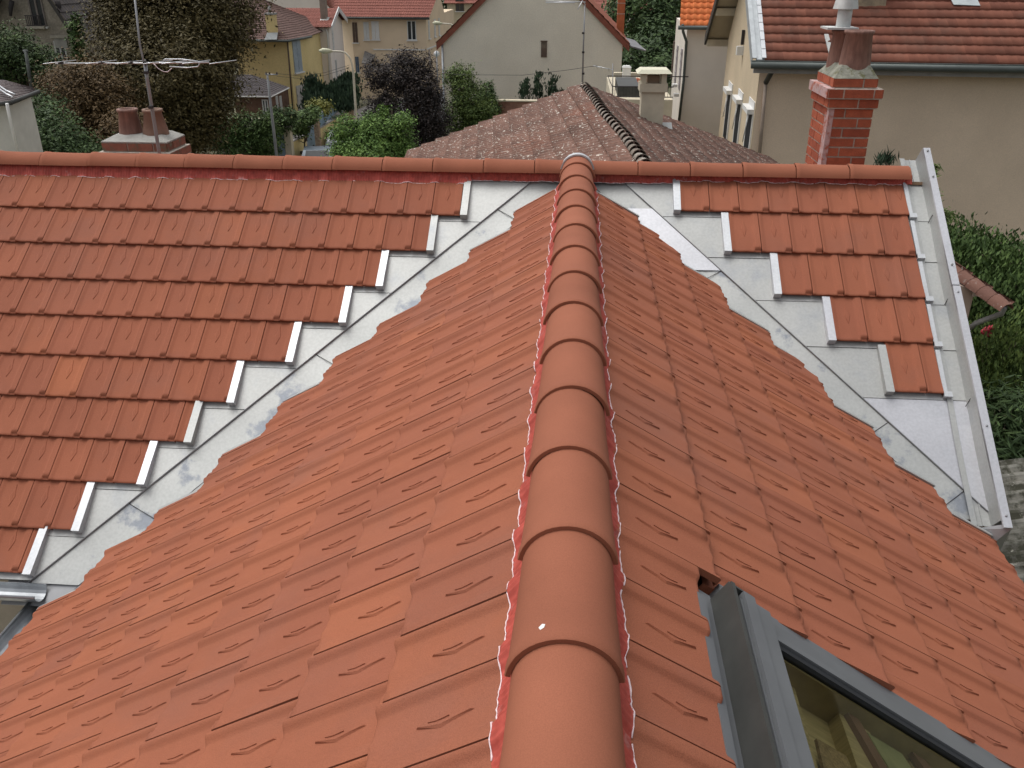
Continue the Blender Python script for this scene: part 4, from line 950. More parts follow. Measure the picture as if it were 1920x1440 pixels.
for k, (x, yt, yb) in enumerate(((1366, 165, 262), (1385, 182, 275), (1406, 200, 290))):
    c = onp(x, (yt+yb)/2, cF, n); zt, zb = onp(x, yt, cF, n)[2], onp(x, yb+8, cF, n)[2]; hh = (zt-zb)/2; c = V(c[0], c[1], (zt+zb)/2); z = V(0, 0, 1); W = .58
    mb = MB(); 
    for s in (-1, 1): mb.obox(c+u*s*(W-.03)+n*.035, u, n, z, .05, .020, hh)
    mb.obox(c+n*.035+z*(hh-.03), u, n, z, W-.03, .020, .04); o = mb.build('window', WHITEP, H.o); m2 = MB(); m2.obox(c+n*.040, u, n, z, W-.08, .008, hh); m2.build('pane', mat('black_opening', (.012, .014, .018), rough=.7) if k == 0 else bpy.data.materials['black_opening'], o)
    m2 = MB(); m2.obox(c+n*.10+z*(hh+.02), u, n, z, W+.0, .10, .06); m2.obox(c+n*.02+z*(hh+.16), u, n, z, W+.0, .02, .10); m2.build('awning_box', WHITEP, o)
    m2 = MB(); m2.tube([c-u*(W-.1)+n*.16+z*(hh-.05), c-u*W*.8+n*.22+z*(hh-.75), c-u*W*.3+n*.1+z*(hh-.1)], .012, 5); m2.build('awning_arm', WHITEP, o)
c = onp(1394, 95, cF, n); mb = MB(); mb.obox(c+n*.1, u, n, (0, 0, 1), .12, .1, .12); o = mb.build('wall_lamp', WHITEP, H.o)
mb = MB(); mb.obox(c+n*.06+V(0, 0, .36), u, n, (0, 0, 1), .05, .04, .2); mb.build('bracket', DARKJ, o)
STUC = mat('stained_stucco', (.44, .35, .24), (.40, .32, .22), rough=.95, var=.15, vs=3, patch=((.20, .17, .13), 2.2, .52, .72), bump=.3, bs=60)
p0, p1 = at(1562, 85, 23.2), at(1648, 85, 23.2)
mb = MB(); mb.box((p0[0], 23.2, zg), (p1[0], 23.75, 1.6)); o = mb.build('chimney', STUC, H.o)
mb = MB(); mb.box((p0[0]-.08, 23.1, 1.6), (p1[0]+.08, 23.85, 1.7)); mb.build('cap', STUC, o)
fdn = lambda x, y: onp(x, y, eL2+vn*.075, vn)
mb = MB(); slab(mb, [fdn(1550, 72), fdn(1645, 72), fdn(1665, 104), fdn(1560, 102)], .012); slab(mb, [fdn(1545, 66), fdn(1553, 66), fdn(1562, 100), fdn(1553, 100)], -.03); slab(mb, [fdn(1640, 66), fdn(1648, 66), fdn(1667, 104), fdn(1657, 104)], -.03); mb.build('flashing', ZINC, o)
mb = MB(); slab(mb, [fdn(1768, -14), fdn(1832, -14), fdn(1847, 19), fdn(1785, 17)], -.16); o = mb.build('roof_window', mat('green_grey_frame', (.10, .13, .12), rough=.5), H.o)
f2 = lambda x, y: onp(x, y, eL2+vn*.26, vn)
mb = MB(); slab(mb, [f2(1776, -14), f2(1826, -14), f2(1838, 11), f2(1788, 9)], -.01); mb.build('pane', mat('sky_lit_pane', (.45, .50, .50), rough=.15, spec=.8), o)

# --- grey stone house, far left
STON = mat('grey_stone', (.28, .25, .20), (.33, .29, .235), rough=.95, var=.25, vs=2, bump=.5, bs=20, grain=.15, gs=12)
H = House('stone_house', 'grey stone house with a steep gable and dark curved eave brackets, half hidden by trees', 'house', (-24, 42, GZ))
Y = 38; a, b = at(-70, 60, Y), at(140, 60, Y); ze = at(140, 52, Y)[2]; ap = at(52, -75, Y)
H.walls([XY(a), XY(b), (b[0], Y+9), (a[0], Y+9)], ze, STON, gables=((0, ap),))
mb = MB()
for s, e in ((-1, at(-35, 85, Y)), (1, at(160, 78, Y))):
    e2 = V(e[0], Y-.5, e[2]); tp = V(ap[0], Y-.5, ap[2]+.35); B1, B2 = e2+V(0, 9.8, 0), tp+V(0, 9.8, 0)
    tiled(mb, *((B1, e2, tp, B2) if s < 0 else (e2, B1, B2, tp)), sub=2)
mb.build('roof', roofmat('dark_slate_tile', (.07, .065, .065), (.11, .095, .09)), H.o)
mb = MB()
for s, e in ((-1, at(-35, 85, Y)), (1, at(160, 78, Y))):
    e2 = V(e[0], Y-.55, e[2]-.03); tp = V(ap[0], Y-.55, ap[2]+.30); d = V(0, 0, -.25); q = V(0, .06, 0)
    mb.hexa([e2+d, tp+d, tp+d+q, e2+d+q, e2, tp, tp+q, e2+q])
mb.build('bargeboard', mat('dark_eave_board', (.06, .055, .05), rough=.8), H.o)
mb = MB()
for pts in (((22, 2), (20, 16), (20, 30)), ((108, 2), (111, 12), (110, 25))): mb.tube([at(x, y, Y-.3) for x, y in pts], [.12, .10, .06], 6)
mb.build('bracket', DARKJ, H.o)
A, B = XY(a), XY(b)
o = window(H, A, B, 68, 12, .62, 1.6, 'casement', mat('old_window_frame', (.22, .19, .17), rough=.7)); 
u, n = frame3(A, B); c = onp(69, 38, a, n); mb = MB()
for k in range(9): mb.obox(c+u*(-.32+.08*k)+n*.25, u, n, (0, 0, 1), .012, .012, .20)
for z_ in (-.2, .2): mb.obox(c+n*.25+V(0, 0, z_), u, n, (0, 0, 1), .36, .015, .018)
mb.build('balcony_rail', DARKJ, H.o)
mb = MB(); mb.obox(c+n*.12-V(0, 0, .27), u, n, (0, 0, 1), .42, .16, .05); mb.build('balcony_slab', mat('stone_sill', (.36, .33, .27), rough=.9), H.o)
o = window(H, A, B, 115, 97, .50, .9, 'casement', mat('white_old_frame', (.45, .45, .42), rough=.7))
mb = MB(); c = onp(114, 75, a, n); mb.obox(c+n*.03-V(0, 0, .12), u, n, (0, 0, 1), .28, .02, .20); mb.build('roller_box', mat('grey_blind', (.30, .29, .26), rough=.8), o)
mb = MB(); mb.obox(c+n*.06+V(0, 0, .14), u, n, (0, 0, 1), .40, .05, .06); mb.build('lintel', bpy.data.materials['stone_sill'], o)
p_ = thing('concrete_post', at(52, 165, 29), 'weathered white post standing among the dark green trees', 'post'); mb = MB(); mb.tube([at(60, 172, 29), at(48, 95, 29)], [.07, .06], 6); mb.tube([at(44, 96, 29), at(52, 96, 29)], .05, 6); mb.build('shaft', mat('weathered_post', (.24, .25, .24), (.05, .06, .05), rough=.9, var=.6, vs=9), p_)

# --- small outbuilding with slate roof, left edge
H = House('outbuilding', 'small pale outbuilding with a dark slate roof and downpipe at the left edge', 'building', (-13, 19, GZ))
a = at(-60, 200, 18.2); b = at(15, 192, 18.2); zt = b[2]+.02
H.walls([XY(a), XY(b), (b[0]-.12, 19.3), (a[0], 19.3)], zt, mat('off_white_wall', (.58, .57, .52), rough=.9, var=.12, vs=3))
SLAT = roofmat('weathered_slate', (.10, .085, .085), (.15, .12, .115), spots=((.35, .33, .3), 9, .72, .75))
mb = MB(); e0, e1, e2 = at(-80, 203, 17.9), at(20, 190, 18), at(72, 172, 19.7); t1, t0 = at(8, 150, 20.6), at(-80, 146, 20.6)
tiled(mb, e0, e1, t1, t0, gauge=.25, wl=.25, amp=.003, step=.015, sub=2); tiled(mb, e1, e2, at(60, 164, 20.4), t1, gauge=.25, wl=.25, amp=.003, step=.015, sub=2); mb.build('roof', SLAT, H.o)
mb = MB(); mb.tube([e0, e1+V(0, 0, -.03)], .05, 8); mb.tube([e1+V(0, 0, -.03), e2], .05, 8); mb.build('gutter', FRAMED, H.o)
mb = MB(); mb.tube([at(-5, 158, 19), at(12, 170, 18.4), at(28, 177, 18.2)], .02, 5); mb.tube([at(-5, 164, 18.8), at(12, 176, 18.2), at(24, 182, 18)], .02, 5); mb.build('cable', ALU, H.o)
pipe(H, [at(13, 194, 17.9), at(18, 220, 17.95), at(34, 290, 17.95)], .035, WHITEP)

# --- yellow house
YELW = mat('yellow_render', (.70, .56, .27), (.74, .60, .30), rough=.95, var=.10, vs=.5, grain=.05, gs=10)
H = House('yellow_house', 'ochre yellow house with a dark brown roof, pale blue shutters and a yellow chimney', 'house', (-20, 60, GZ))
a = at(440, 76, 57); m_ = at(540, 74, 56); b = at(573, 70, 58.5); ze = at(540, 74, 56)[2]
H.walls([XY(a), XY(m_), XY(b), (b[0]-.5, 66), (a[0], 66)], ze, YELW)
mb = MB(); top = at(470, -10, 61); DKR = roofmat('dark_brown_tile', (.10, .06, .052), (.15, .09, .075))
e0, e1, e2 = at(425, 80, 55.5), at(541, 80, 55.4), at(583, 66, 59); e3 = V(e2[0]-.6, 67, e2[2]); tl = top+V(-3, 0, 0)
e0[2] = e1[2] = e2[2] = e3[2] = ze+.02
tiled(mb, e0, e1, top, tl, sub=2); tiled(mb, e1, e2, top, top, sub=2); tiled(mb, e2, e3, top, top, sub=2); mb.build('roof', DKR, H.o)
mb = MB(); mb.tube([e0+V(0, -.05, -.06), e1+V(0, -.05, -.06), e2+V(.03, 0, -.06)], .07, 6); mb.build('gutter', DGUT, H.o)
c = at(509, 50, 55.9); mb = MB(); mb.box((c[0]-.26, 55.7, at(508, 66, 55.7)[2]), (c[0]+.26, 56.3, at(508, 28, 55.7)[2])); o = mb.build('chimney', YELW, H.o)
mb = MB(); z_ = at(508, 28, 55.7)[2]; mb.box((c[0]-.30, 55.65, z_), (c[0]+.30, 56.35, z_+.1)); mb.tube([(c[0]-.05, 56, z_+.1), (c[0]-.05, 56, z_+.5)], .09, 8); mb.build('cap', mat('grey_cap', (.3, .3, .29), rough=.9), o)
mb = MB(); mb.quad(at(496, 74, 55.25), at(519, 74, 55.25), at(521, 61, 55.6), at(501, 61, 55.6)); mb.build('flashing', mat('dull_zinc', (.34, .36, .36), rough=.7), o)
window(H, XY(m_), XY(b), 557, 104, 1.15, 2.0, 'shutters', BLUESH); window(H, XY(m_), XY(b), 564, 186, 1.15, 1.75, 'shutters', mat('pale_door', (.50, .48, .45), rough=.7), sill=False)
pipe(H, [at(539, 78, 55.9), at(543, 130, 55.9), at(549, 205, 55.9)], .05, BROWNSH)
# annexe in front
H = House('annexe', 'low annexe with a dark hipped roof and white fascia in front of the yellow house', 'building', (-21, 51, GZ))
a, m_, b = at(440, 185, 50), at(507, 182, 50), at(540, 168, 53.5); ze = at(507, 181, 50)[2]
H.walls([XY(a), XY(m_), XY(b), (a[0], 54)], ze, mat('brown_wood_wall', (.15, .085, .06), (.20, .12, .085), rough=.9, var=.3))
tp = at(470, 140, 53.5); e0, e1, e2 = at(430, 181, 49.7), at(508, 180, 49.7), at(542, 166, 53.7); e0[2] = e1[2] = e2[2] = ze+.05
mb = MB(); tiled(mb, e0, e1, tp, tp+V(-2, 0, 0), sub=2, gauge=.3); tiled(mb, e1, e2, tp, tp, sub=2, gauge=.3); mb.build('roof', roofmat('charcoal_roof', (.065, .055, .058), (.085, .075, .075)), H.o)
mb = MB(); mb.tube([e0+V(0, 0, -.03), e1+V(0, 0, -.03), e2+V(0, 0, -.03)], .045, 6); mb.build('fascia', WHITEP, H.o)
for x in (498, 519, 526): window(H, XY(m_) if x > 508 else XY(a), XY(b) if x > 508 else XY(m_), x, 200 if x < 508 else 193, .35, .8, 'casement', SHUT, sill=False)

# --- white house
H = House('white_house', 'off white house with red tile roof and small gable beside the yellow house', 'house', (-19, 68, GZ))
WHT = mat('off_white_render', (.76, .69, .63), (.78, .72, .66), rough=.95, var=.08, vs=.5)
a, b = at(565, 52, 63), at(616, 50, 63); c = at(641, 40, 71); ze = at(616, 50, 63)[2]; apx = (b+c)/2; apx[2] = at(628, 20, 66.5)[2]
H.walls([XY(a), XY(b), XY(c), (a[0], c[1])], ze, WHT, gables=((1, apx),))
RED = roofmat('rose_red_tile', (.22, .080, .062), (.27, .10, .075), var=.12)
mb = MB(); e0, e1 = V(a[0]-5, 62.6, ze), V(b[0]+.3, 62.6, ze); t1, t0 = V(apx[0]+.3, 67, apx[2]+.15), V(a[0]-5, 67, apx[2]+.15)
tiled(mb, e0, e1, t1, t0, sub=2); tiled(mb, V(c[0]+.3, 71.4, ze), V(a[0]-5, 71.4, ze), t0, t1, sub=2); mb.build('roof', RED, H.o)
mb = MB(); q = V(.0, 0, -.22); r_ = V(.06, 0, 0)
for P_, Q_ in ((e1, t1), (t1, V(c[0]+.3, 71.4, ze))): mb.hexa([P_+q, Q_+q, Q_+q+r_, P_+q+r_, P_+V(0, 0, .1), Q_+V(0, 0, .1), Q_+V(0, 0, .1)+r_, P_+V(0, 0, .1)+r_])
mb.build('bargeboard', SHUT, H.o)
c_ = at(607, 30, 64.3); mb = MB(); mb.box((c_[0]-.2, 64.2, c_[2]-1.2), (c_[0]+.2, 64.7, c_[2]+1.6)); o = mb.build('chimney', mat('grey_brown_flue', (.26, .22, .18), rough=.9, var=.2), H.o)
mb = MB(); mb.quad(at(599, 41, 63.9), at(614, 41, 63.9), at(618, 32, 64.4), at(602, 32, 64.4)); mb.build('flashing', ZINC, o)
pipe(H, [at(609, 50, 62.85), at(614, 62, 62.9), at(618, 150, 62.9)], .05, SHUT); pipe(H, [at(640, 45, 70.8), at(643, 140, 70.8)], .06, WHITEP)
window(H, XY(b), XY(c), 624, 72, .7, 1.6, 'shutters', SHUT, sill=False); window(H, XY(b), XY(c), 630, 128, .7, 1.2, 'casement', SHUT, sill=False)
mb = MB(); p_ = onp(603, 130, a, frame3(XY(a), XY(b))[1]); mb.obox(p_, (1, 0, 0), (0, 1, 0), (0, 0, 1), .14, .03, .18); mb.build('vent', SHUT, H.o)

# --- peach house
PEACH = mat('peach_render', (.70, .56, .40), (.74, .60, .43), rough=.95, var=.10, vs=.4)
H = House('peach_house', 'long peach coloured house with a red roof and white shuttered windows behind the purple tree', 'house', (-14, 76, GZ))
z_ = lambda x, y, Y: at(x, y, Y)
w0, w1, w2, w3 = at(638, 60, 75), at(660, 60, 73), at(800, 60, 73), at(834, 60, 80); ze = at(740, 31, 73)[2]
H.walls([XY(w0), XY(w1), XY(w2), XY(w3), (w3[0], 86), (w0[0], 86)], ze, PEACH, gables=((2, V(*((w2+w3)/2)[:2], ze+3.2)),))
mb = MB(); e0, e1 = V(w1[0]-1.2, 72.4, ze), V(w2[0]+.35, 72.4, ze-.02); t1, t0 = V(w2[0]+.9+.35, 77, ze+3.3), V(w1[0]-2, 77, ze+3.3)
tiled(mb, e0, e1, t1, t0, sub=2); tiled(mb, V(w0[0]-.5, 76, ze-.1), e0, t0, V(w0[0]-3.5, 79, ze+2.2), sub=2); mb.build('roof', RED, H.o)
mb = MB(); mb.tube([V(w0[0]-.5, 76, ze-.16), e0+V(0, 0, -.08), e1+V(0, 0, -.08)], .09, 6); mb.build('gutter', FRAMED, H.o)
a, b, c = XY(w1), XY(w2), XY(w3)
for (x, y, w, h, k, f) in ((666, 61, .42, 1.5, 'shutters', BROWNSH), (687, 58, .45, 1.3, 'shutters', SHUT), (704, 57, .62, 1.35, 'shutters', WHITEP), (772, 57, .72, 1.45, 'casement', WHITEP), (670, 121, .3, 1.2, 'shutters', mat('blue_shutter', (.10, .15, .22), rough=.6))):
    window(H, a, b, x, y, w, h, k, f)
for x, y in ((804, 55), (815, 52), (823, 50)): window(H, b, c, x, y, .5, 1.35, 'shutters', SHUT, sill=True)
for x, y in ((805, 108), (818, 112)): window(H, b, c, x, y, .6, 1.4, 'shutters', mat('faded_shutter', (.48, .42, .38), rough=.7) if x == 805 else bpy.data.materials['faded_shutter'], sill=False)
mb = MB(); u, n = frame3(a, b); p_ = onp(700, 93, w1, n); q_ = onp(798, 93, w1, n); mb.obox((p_+q_)/2+n*.03, u, n, (0, 0, 1), np.linalg.norm(q_-p_)/2, .04, .05)
u, n = frame3(b, c); p_ = onp(800, 92, w2, n); q_ = onp(832, 80, w2, n); r_ = (q_-p_)/np.linalg.norm(q_-p_); mb.obox((p_+q_)/2+n*.04, r_, n, np.cross(r_, n), np.linalg.norm(q_-p_)/2, .04, .05); mb.build('string_course', WHITEP, H.o)
mb = MB(); slab(mb, [at(678, 118, 71.6), at(684, 95, 72.9), at(704, 104, 72.9), at(694, 118, 71.6)], .08); mb.build('porch_roof', mat('grey_porch', (.22, .21, .20), rough=.8), H.o)

# --- far houses along the top edge
FARW = mat('far_cream_wall', (.50, .43, .30), rough=.95, var=.1)
for i, (x0, x1, y0, Yd, lab, m, group) in enumerate(((838, 905, 4, 100, 'distant cream house with a tall dark window above the dark red verge', FARW, None), (1098, 1150, 20, 70, 'distant pale house just right of the gable peak', PALE, None), (1183, 1226, 28, 84, 'distant cream house glimpsed through trees in the gap', PALE, None), (150, 172, 42, 48, 'pink walled house glimpsed right of the grey stone house', mat('pinkish_wall', (.55, .36, .28), rough=.9), None), (440, 640, -30, 96, 'distant house with a rose red roof behind the white house', WHT, None))):
    H = House('distant_house', lab, 'house', (*at((x0+x1)/2, 100, Yd)[:2], GZ)); a, b = at(x0, y0, Yd), at(x1, y0, Yd); ze = a[2]; ym = Yd+4
    apx = V(a[0], ym, ze+2.2)
    H.walls([XY(a), XY(b), (b[0], Yd+8), (a[0], Yd+8)], ze, m, gables=((1, V(b[0], ym, ze+2.2)), (3, V(a[0], ym, ze+2.2))))
    mb = MB(); tiled(mb, (a[0]-.3, Yd-.3, ze-.1), (b[0]+.3, Yd-.3, ze-.1), (b[0]+.3, ym, ze+2.3), (a[0]-.3, ym, ze+2.3), gauge=.5, wl=.5, sub=2); tiled(mb, (b[0]+.3, Yd+8.3, ze-.1), (a[0]-.3, Yd+8.3, ze-.1), (a[0]-.3, ym, ze+2.3), (b[0]+.3, ym, ze+2.3), gauge=.5, wl=.5, sub=2); mb.build('roof', RED, H.o)
    if i == 0: window(H, XY(a), XY(b), 862, 3, .9, 1.9, 'casement', mat('brown_frame', (.10, .08, .06), rough=.7))

# --- lean-to and mossy sheet roof beyond the verge
H = House('lean_to', 'small lean to with a lichened brown tile roof beyond the white verge strip', 'building', (5.5, 11, GZ))
LT = roofmat('brown_hip_tile', (.13, .065, .050), (.19, .095, .07), spots=((.6, .55, .5), 14, .66, .70), patch=((.30, .26, .23), 7, .58, .66), bump=.5, bs=40)
pA, pB = at(1770, 478, 10.6), at(1893, 566, 9.4)
dd = pB-pA; mb = MB(); ww = V(.2, .6, .0)
tiled(mb, at(1898, 570, 9.5), at(1775, 500, 10.7)+V(0, 1.6, -.2), at(1770, 480, 10.8)+V(-.6, 1.4, .35), at(1785, 490, 10.4), gauge=.3, sub=3); mb.build('roof', LT, H.o)
for k in range(6):
    t = k/6.; p_ = pA*(1-t)+pB*t; e = dd/np.linalg.norm(dd); mb = MB(); pr = np.cross(e, V(0, 0, 1)); pr /= np.linalg.norm(pr); up_ = np.cross(pr, e)
    arc_tile(mb, lambda t_, x, z: p_+e*t_+pr*x+up_*z, .12, .10, np.linalg.norm(dd)/6*1.05, tint=random.random(), n=8, span=88, lip=False); mb.build('verge_tile', LT, H.o)
q0, q1 = at(1795, 545, 10.2), at(1822, 555, 10.0); mb = MB(); mb.hexa([(q0[0]-1, 10.1, GZ), (q1[0]+.02, 10.0, GZ), (q1[0]+.02, 12, GZ), (q0[0]-1, 12, GZ), (q0[0]-1, 10.1, at(1790, 500, 10.1)[2]), (q1[0]+.02, 10.0, at(1820, 543, 10.0)[2]), (q1[0]+.02, 12, at(1820, 543, 10.)[2]), (q0[0]-1, 12, at(1790, 500, 10.1)[2])]); mb.build('wall', mat('pinkish_beige_wall', (.42, .32, .26), rough=.9, var=.1), H.o)
mb = MB(); mb.hexa([at(1822, 556, 9.9), at(1870, 556, 9.6), at(1870, 556, 9.8), at(1822, 556, 10.1), at(1824, 545, 9.9), at(1870, 552, 9.6), at(1870, 552, 9.8), at(1824, 545, 10.1)]); mb.build('soffit', mat('worn_board', (.40, .36, .30), (.22, .14, .10), rough=.9, var=.4, vs=20), H.o)
pipe(H, [at(1884, 575, 9.5), at(1878, 588, 9.6), at(1830, 606, 9.9), at(1812, 620, 10.0)], .035, STEEL)
H = House('mossy_shed', 'shed with a dark mossy corrugated roof at the lower right edge', 'shed', (4.5, 5, GZ))
MOSS = roofmat('mossy_corrugated', (.15, .15, .13), (.24, .23, .20), var=.5, vs=6, patch=((.05, .05, .035), 7, .46, .58), spots=((.45, .44, .38), 10, .64, .72), bump=.7, bs=30)
mb = MB(); A, B, C_, D_ = at(1840, 1200, 4.2), at(2100, 1240, 4.0), at(2060, 880, 6.6), at(1855, 870, 6.6)
A, B, C_, D_ = at(1790, 1180, 4.1), at(1790, 880, 6.3), at(2080, 880, 6.3)+V(0, 0, .25), at(2080, 1180, 4.1)+V(0, 0, .25)
tiled(mb, A, B, C_, D_, gauge=.7, wl=.16, amp=.035, step=.02, sub=4); mb.build('roof', MOSS, H.o)
mb = MB(); mb.hexa([V(A[0]+.1, A[1]+.1, GZ), V(D_[0], D_[1]+.1, GZ), V(C_[0], C_[1]-.1, GZ), V(B[0]+.1, B[1]-.1, GZ), A-V(-.1, -.1, .06), D_-V(0, -.1, .06), C_-V(0, .1, .06), B-V(-.1, .1, .06)]); mb.build('wall', RENDER, H.o)

# --- street: lamps, cars, walls, fences, gate, pole, sign
CREAML = mat('cream_lamp_paint', (.60, .56, .46), rough=.5, var=.1)
def lamp(pts, hd, label, base):
    t = thing('street_lamp', base, label, 'street lamp', 'street lamps'); mb = MB(); mb.tube(pts, [.062]*3+[.042]*(len(pts)-3), 8); mb.build('pole', CREAML, t)
    mb = MB(); a, b = hd; mb.tube([b, b*.6+a*.4, b*.3+a*.7, a], [.06, .13, .14, .04], 8); mb.build('lamp_head', mat('lamp_shell', (.58, .58, .42), rough=.4) if 'lamp_shell' not in bpy.data.materials else bpy.data.materials['lamp_shell'], t)
Yl = 45; bs = at(668, 250, Yl); bs[2] = GZ
lamp([bs, at(666, 190, Yl), at(663, 140, Yl), at(660, 120, Yl), at(656, 108, Yl), at(648, 99, Yl), at(638, 96.5, Yl), at(622, 96, Yl)], (at(598, 95, Yl), at(623, 96, Yl)), 'cream street lamp with a curved arm beside the dark purple tree', bs)
b2 = at(860, 200, 62); b2[2] = GZ
lamp([b2, at(858, 100, 62), at(856, 60, 62), at(852, 50, 62), at(845, 45, 62), at(838, 44.5, 62), at(832, 44, 62), at(828, 44, 62)], (at(811, 43, 62), at(829, 44, 62)), 'street lamp whose pale head pokes out above the dark red verge', b2)
CARG = mat('car_glass', (.02, .025, .03), rough=.3, spec=.15)
def car(name, label, c, yaw_, m, dark):
    t = thing(name, c, label, 'car'); L, W = 4.1, 1.72
    ux, uy = V(math.cos(yaw_), math.sin(yaw_), 0), V(-math.sin(yaw_), math.cos(yaw_), 0); c = np.array(c, float)
    P = lambda x, y, z: c+ux*x+uy*y+V(0, 0, z)
    prof = [(-2.05, .35), (-2.05, .75), (-1.95, .88), (-1.1, .96), (-.45, 1.40), (0, 1.46), (.9, 1.44), (1.55, 1.02), (1.98, .92), (2.05, .6), (2.03, .35)]
    mb = MB(); vs = []
    for s in (-1, 1):
        for x, z in prof: vs.append(P(x, s*(W/2-(.16 if z > 1.1 else .02)), z))
    n_ = len(prof); mb.add(vs, [tuple(range(n_)), tuple(range(n_, 2*n_))[::-1]]+[(k, k+1, n_+k+1, n_+k) for k in range(n_-1)]); 
    mb.build('body', m, t)
    mb = MB()
    mb.quad(P(-1.06, -.66, .985), P(-1.06, .66, .985), P(-.50, .58, 1.39), P(-.50, -.58, 1.39)); mb.build('windscreen', CARG, t)
    mb = MB(); mb.quad(P(1.50, -.62, 1.07), P(1.50, .62, 1.07), P(.96, .56, 1.43), P(.96, -.56, 1.43)); mb.build('rear_window', CARG, t)
    for s in (-1, 1):
        for x in (-1.3, 1.25):
            mb = MB(); mb.tube([P(x, s*(W/2-.2), .31), P(x, s*(W/2+.005), .31)], .31, 16); w = mb.build('wheel', RUBBER, t)
            mb = MB(); mb.tube([P(x, s*(W/2+.004), .31), P(x, s*(W/2+.014), .31)], .19, 12); mb.build('rim', STEEL, w)
        mb = MB(); mb.hexa([P(-.8, s*.80, 1.0), P(1.35, s*.80, 1.0), P(1.35, s*.81, 1.0), P(-.8, s*.81, 1.0), P(-.4, s*.70, 1.36), P(.95, s*.70, 1.36), P(.95, s*.715, 1.36), P(-.4, s*.715, 1.36)]); mb.build('side_window', CARG, t)
        mb = MB(); mb.obox(P(-.85, s*.95, 1.0), ux, uy, (0, 0, 1), .06, .1, .07); mb.build('wing_mirror', DARKJ, t)
        mb = MB(); mb.obox(P(-2.04, s*.6, .68), ux, uy, (0, 0, 1), .03, .18, .08); mb.build('headlight', SHUT, t)
    return t
cp = onz(598, 284, GZ+1.2); car('parked_car', 'silver blue car parked nearest, seen just over the ridge', (cp[0], cp[1], GZ+.01), math.radians(281), mat('silver_blue_paint', (.13, .16, .19), rough=.35, metal=.2, var=.05), True)
cp = onz(622, 262, GZ+1.1); car('parked_car', 'pale grey car behind the silver blue one, partly covered by the maple', (cp[0]+.3, cp[1]+1.5, GZ+.01), math.radians(279), mat('pale_grey_paint', (.22, .24, .26), rough=.35, metal=.2, var=.05), True)
BLUEF = mat('pale_blue_metal', (.22, .32, .42), (.27, .37, .46), rough=.6, var=.2, vs=4)
def wallpiece(name, label, cat, p, q, z0, z1a, z1b, th, m, cop=None, part='wall'):
    t = thing(name, (p[0], p[1], GZ), label, cat); mb = MB(); d = V(q[0]-p[0], q[1]-p[1], 0); d /= np.linalg.norm(d); n = V(-d[1], d[0], 0)*th
    P = lambda c, z, k: V(c[0], c[1], z)+n*k
    mb.hexa([P(p, z0, 0), P(q, z0, 0), P(q, z0, 1), P(p, z0, 1), P(p, z1a, 0), P(q, z1b, 0), P(q, z1b, 1), P(p, z1a, 1)]); mb.build(part, m, t)
    if cop:
        mb = MB(); mb.hexa([P(p, z1a, -.15), P(q, z1b, -.15), P(q, z1b, 1.15), P(p, z1a, 1.15), P(p, z1a+.06, -.15), P(q, z1b+.06, -.15), P(q, z1b+.06, 1.15), P(p, z1a+.06, 1.15)]); mb.build('coping', cop, t)
    return t
COPE = mat('grey_coping', (.34, .32, .31), rough=.9, var=.2)
p, q = at(596, 214, 48), at(641, 190, 56)
wallpiece('garden_wall', 'low yellow wall carrying the sloping pale blue fence', 'wall', p, q, GZ, at(596, 242, 48)[2], at(641, 214, 56)[2], .2, YELW, COPE)
t = wallpiece('metal_fence', 'sloping pale blue sheet metal fence above the low yellow wall', 'fence', p+V(0, -.02, 0), q+V(0, -.02, 0), at(596, 240, 48)[2], at(596, 215, 48)[2], at(641, 190, 56)[2], .05, BLUEF, WHITEP, 'panel')
mb = MB()
for k in range(24):
    tt = k/23.; b_ = p*(1-tt)+q*tt; zt = at(596, 215, 48)[2]*(1-tt)+at(641, 190, 56)[2]*tt; zb = at(596, 240, 48)[2]*(1-tt)+at(641, 212, 56)[2]*tt; mb.tube([V(b_[0], b_[1]-.05, zb), V(b_[0], b_[1]-.05, zt)], .02, 5)
mb.build('bar', BLUEF, t)
def pillar(x, y, Y, w, label, m):
    t = thing('gate_pillar', (*at(x, y, Y)[:2], GZ), label, 'pillar'); c = at(x, y, Y); mb = MB(); mb.box((c[0]-w, Y-w, GZ), (c[0]+w, Y+w, c[2])); mb.build('shaft', m, t)
    mb = MB(); mb.box((c[0]-w-.04, Y-w-.04, c[2]), (c[0]+w+.04, Y+w+.04, c[2]+.07)); mb.build('cap', COPE, t)
STB = mat('stone_and_brick', (.36, .20, .12), (.42, .36, .26), rough=.95, var=.4, vs=9)
pillar(591, 212, 47.6, .16, 'stone and brick pillar at the near end of the pale blue fence', STB); pillar(655, 184, 57, .2, 'stone and brick pillar at the far end of the pale blue fence', STB)
def gate(px0, px1, yt, Y, label):
    a, b = at(px0, yt, Y), at(px1, yt, Y); t = thing('garden_gate', (a[0], Y, GZ), label, 'gate'); mb = MB(); n_ = 7
    for k in range(n_):
        x0 = a[0]+(b[0]-a[0])*k/n_; x1 = a[0]+(b[0]-a[0])*(k+1)/n_-.015; mb.box((x0, Y, GZ+.05), (x1, Y+.03, a[2]))
    mb.box((a[0], Y+.031, GZ+.4), (b[0], Y+.06, GZ+.5)); mb.build('panel', BLUEF, t); mb = MB(); mb.box((b[0]-.15, Y-.04, GZ+1.0), (b[0]-.08, Y, GZ+1.06)); mb.build('handle', DARKJ, t)
gate(573, 587, 222, 47, 'pale blue gate beside the stone and brick pillar'); gate(517, 531, 246, 43, 'pale blue door under the clipped ivy ball')
pp = at(532, 238, 43); pq = at(543, 232, 43)
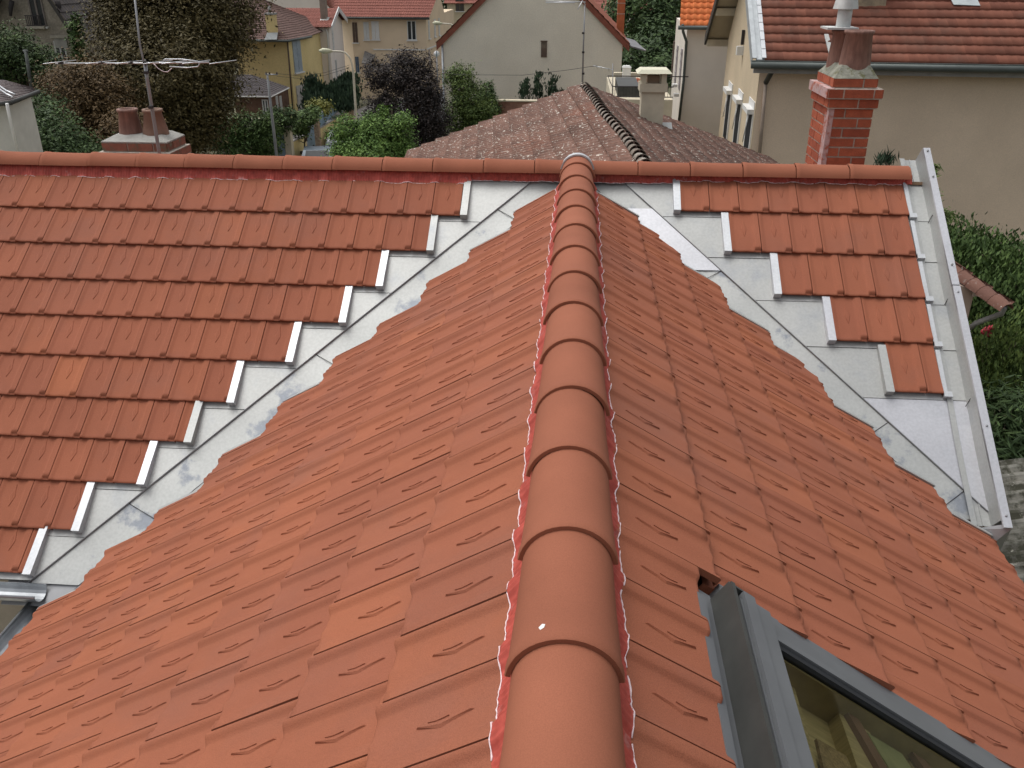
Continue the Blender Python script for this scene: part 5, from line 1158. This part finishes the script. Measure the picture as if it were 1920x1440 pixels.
t = thing('gate_pillar', (pp[0], 43, GZ), 'pale rendered pillar right of the blue door under the ivy', 'pillar'); mb = MB(); mb.box((pp[0], 42.9, GZ), (pq[0], 43.3, at(537, 238, 43)[2])); mb.build('shaft', CREAMP, t); mb = MB(); mb.box((pp[0]-.04, 42.85, at(537, 238, 43)[2]), (pq[0]+.04, 43.35, at(537, 238, 43)[2]+.06)); mb.build('cap', COPE, t)
p, q = at(545, 265, 43.5), at(573, 250, 46.5)
wallpiece('garden_wall', 'low yellow garden wall with grey coping under the round bush', 'wall', p, q, GZ, at(545, 268, 43.5)[2], at(573, 253, 46.5)[2], .25, YELW, COPE)
p, q = at(400, 222, 43), at(515, 222, 43)
wallpiece('garden_wall', 'cream garden wall behind the dark ivy', 'wall', p, q, GZ, at(450, 222, 43)[2], at(450, 222, 43)[2], .25, CREAMP)
t = thing('utility_pole', (*at(515, 285, 41)[:2], GZ), 'grey utility pole with a short crossarm in front of the yellow house', 'pole'); mb = MB(); bz = at(520, 300, 41); bz[2] = GZ
mb.tube([bz, at(508, 200, 41), at(501, 138, 41)], [.085, .07, .05], 8); mb.build('shaft', mat('grey_pole', (.30, .31, .32), rough=.9, var=.2), t); mb = MB(); mb.tube([at(497, 139.5, 40.9), at(521, 140, 40.9)], .03, 6); mb.build('crossarm', STEEL, t)
mb = MB()
for x in (499, 505, 519): mb.tube([at(x, 139, 40.9), at(x, 135.5, 40.9)], .035, 6)
mb.build('insulator', DARKJ, t)
w_ = thing('overhead_cable', at(560, 140, 43), 'pair of thin overhead cables running from the utility pole towards the street lamp', 'cable')
for dy in (0, 5):
    mb = MB(); mb.tube([at(519, 138+dy, 41), at(570, 143+dy, 42), at(610, 136+dy, 43), at(655, 122+dy, 44.8)], .008, 5); mb.build('cable', DARKJ, w_)
t = thing('road_sign', (*at(818, 140, 66)[:2], GZ), 'round white road sign with a dark upright bar at the corner of the peach house', 'sign'); c = at(818.5, 101, 66)
mb = MB(); bz = V(c[0], 66.1, GZ); mb.tube([bz, V(c[0], 66.1, c[2]+.1)], .04, 6); mb.build('post', STEEL, t)
mb = MB(); mb.tube([c, c+V(0, .05, 0)], .21, 20); mb.build('disc', mat('sign_white', (.85, .86, .87), rough=.4), t); mb = MB(); mb.box((c[0]-.02, c[1]-.02, c[2]-.19), (c[0]+.03, c[1]-.004, c[2]+.19)); mb.build('bar', mat('sign_blue', (.10, .20, .26), rough=.5), t)
f_ = MB(); sz = lambda x: math.sqrt(.1238**2-x*x)-.1278
P = [(-.060, .050), (-.053, .058), (-.046, .054), (-.048, .045), (-.056, .041)]
f_.add([(x, y, sz(x)-.001) for x, y in P]+[(x*.99, y, sz(x)+.0012) for x, y in P], [tuple(range(5, 10))]+[(k, (k+1) % 5, 5+(k+1) % 5, 5+k) for k in range(5)])
f_.build('bird_dropping', WHITEP, house)
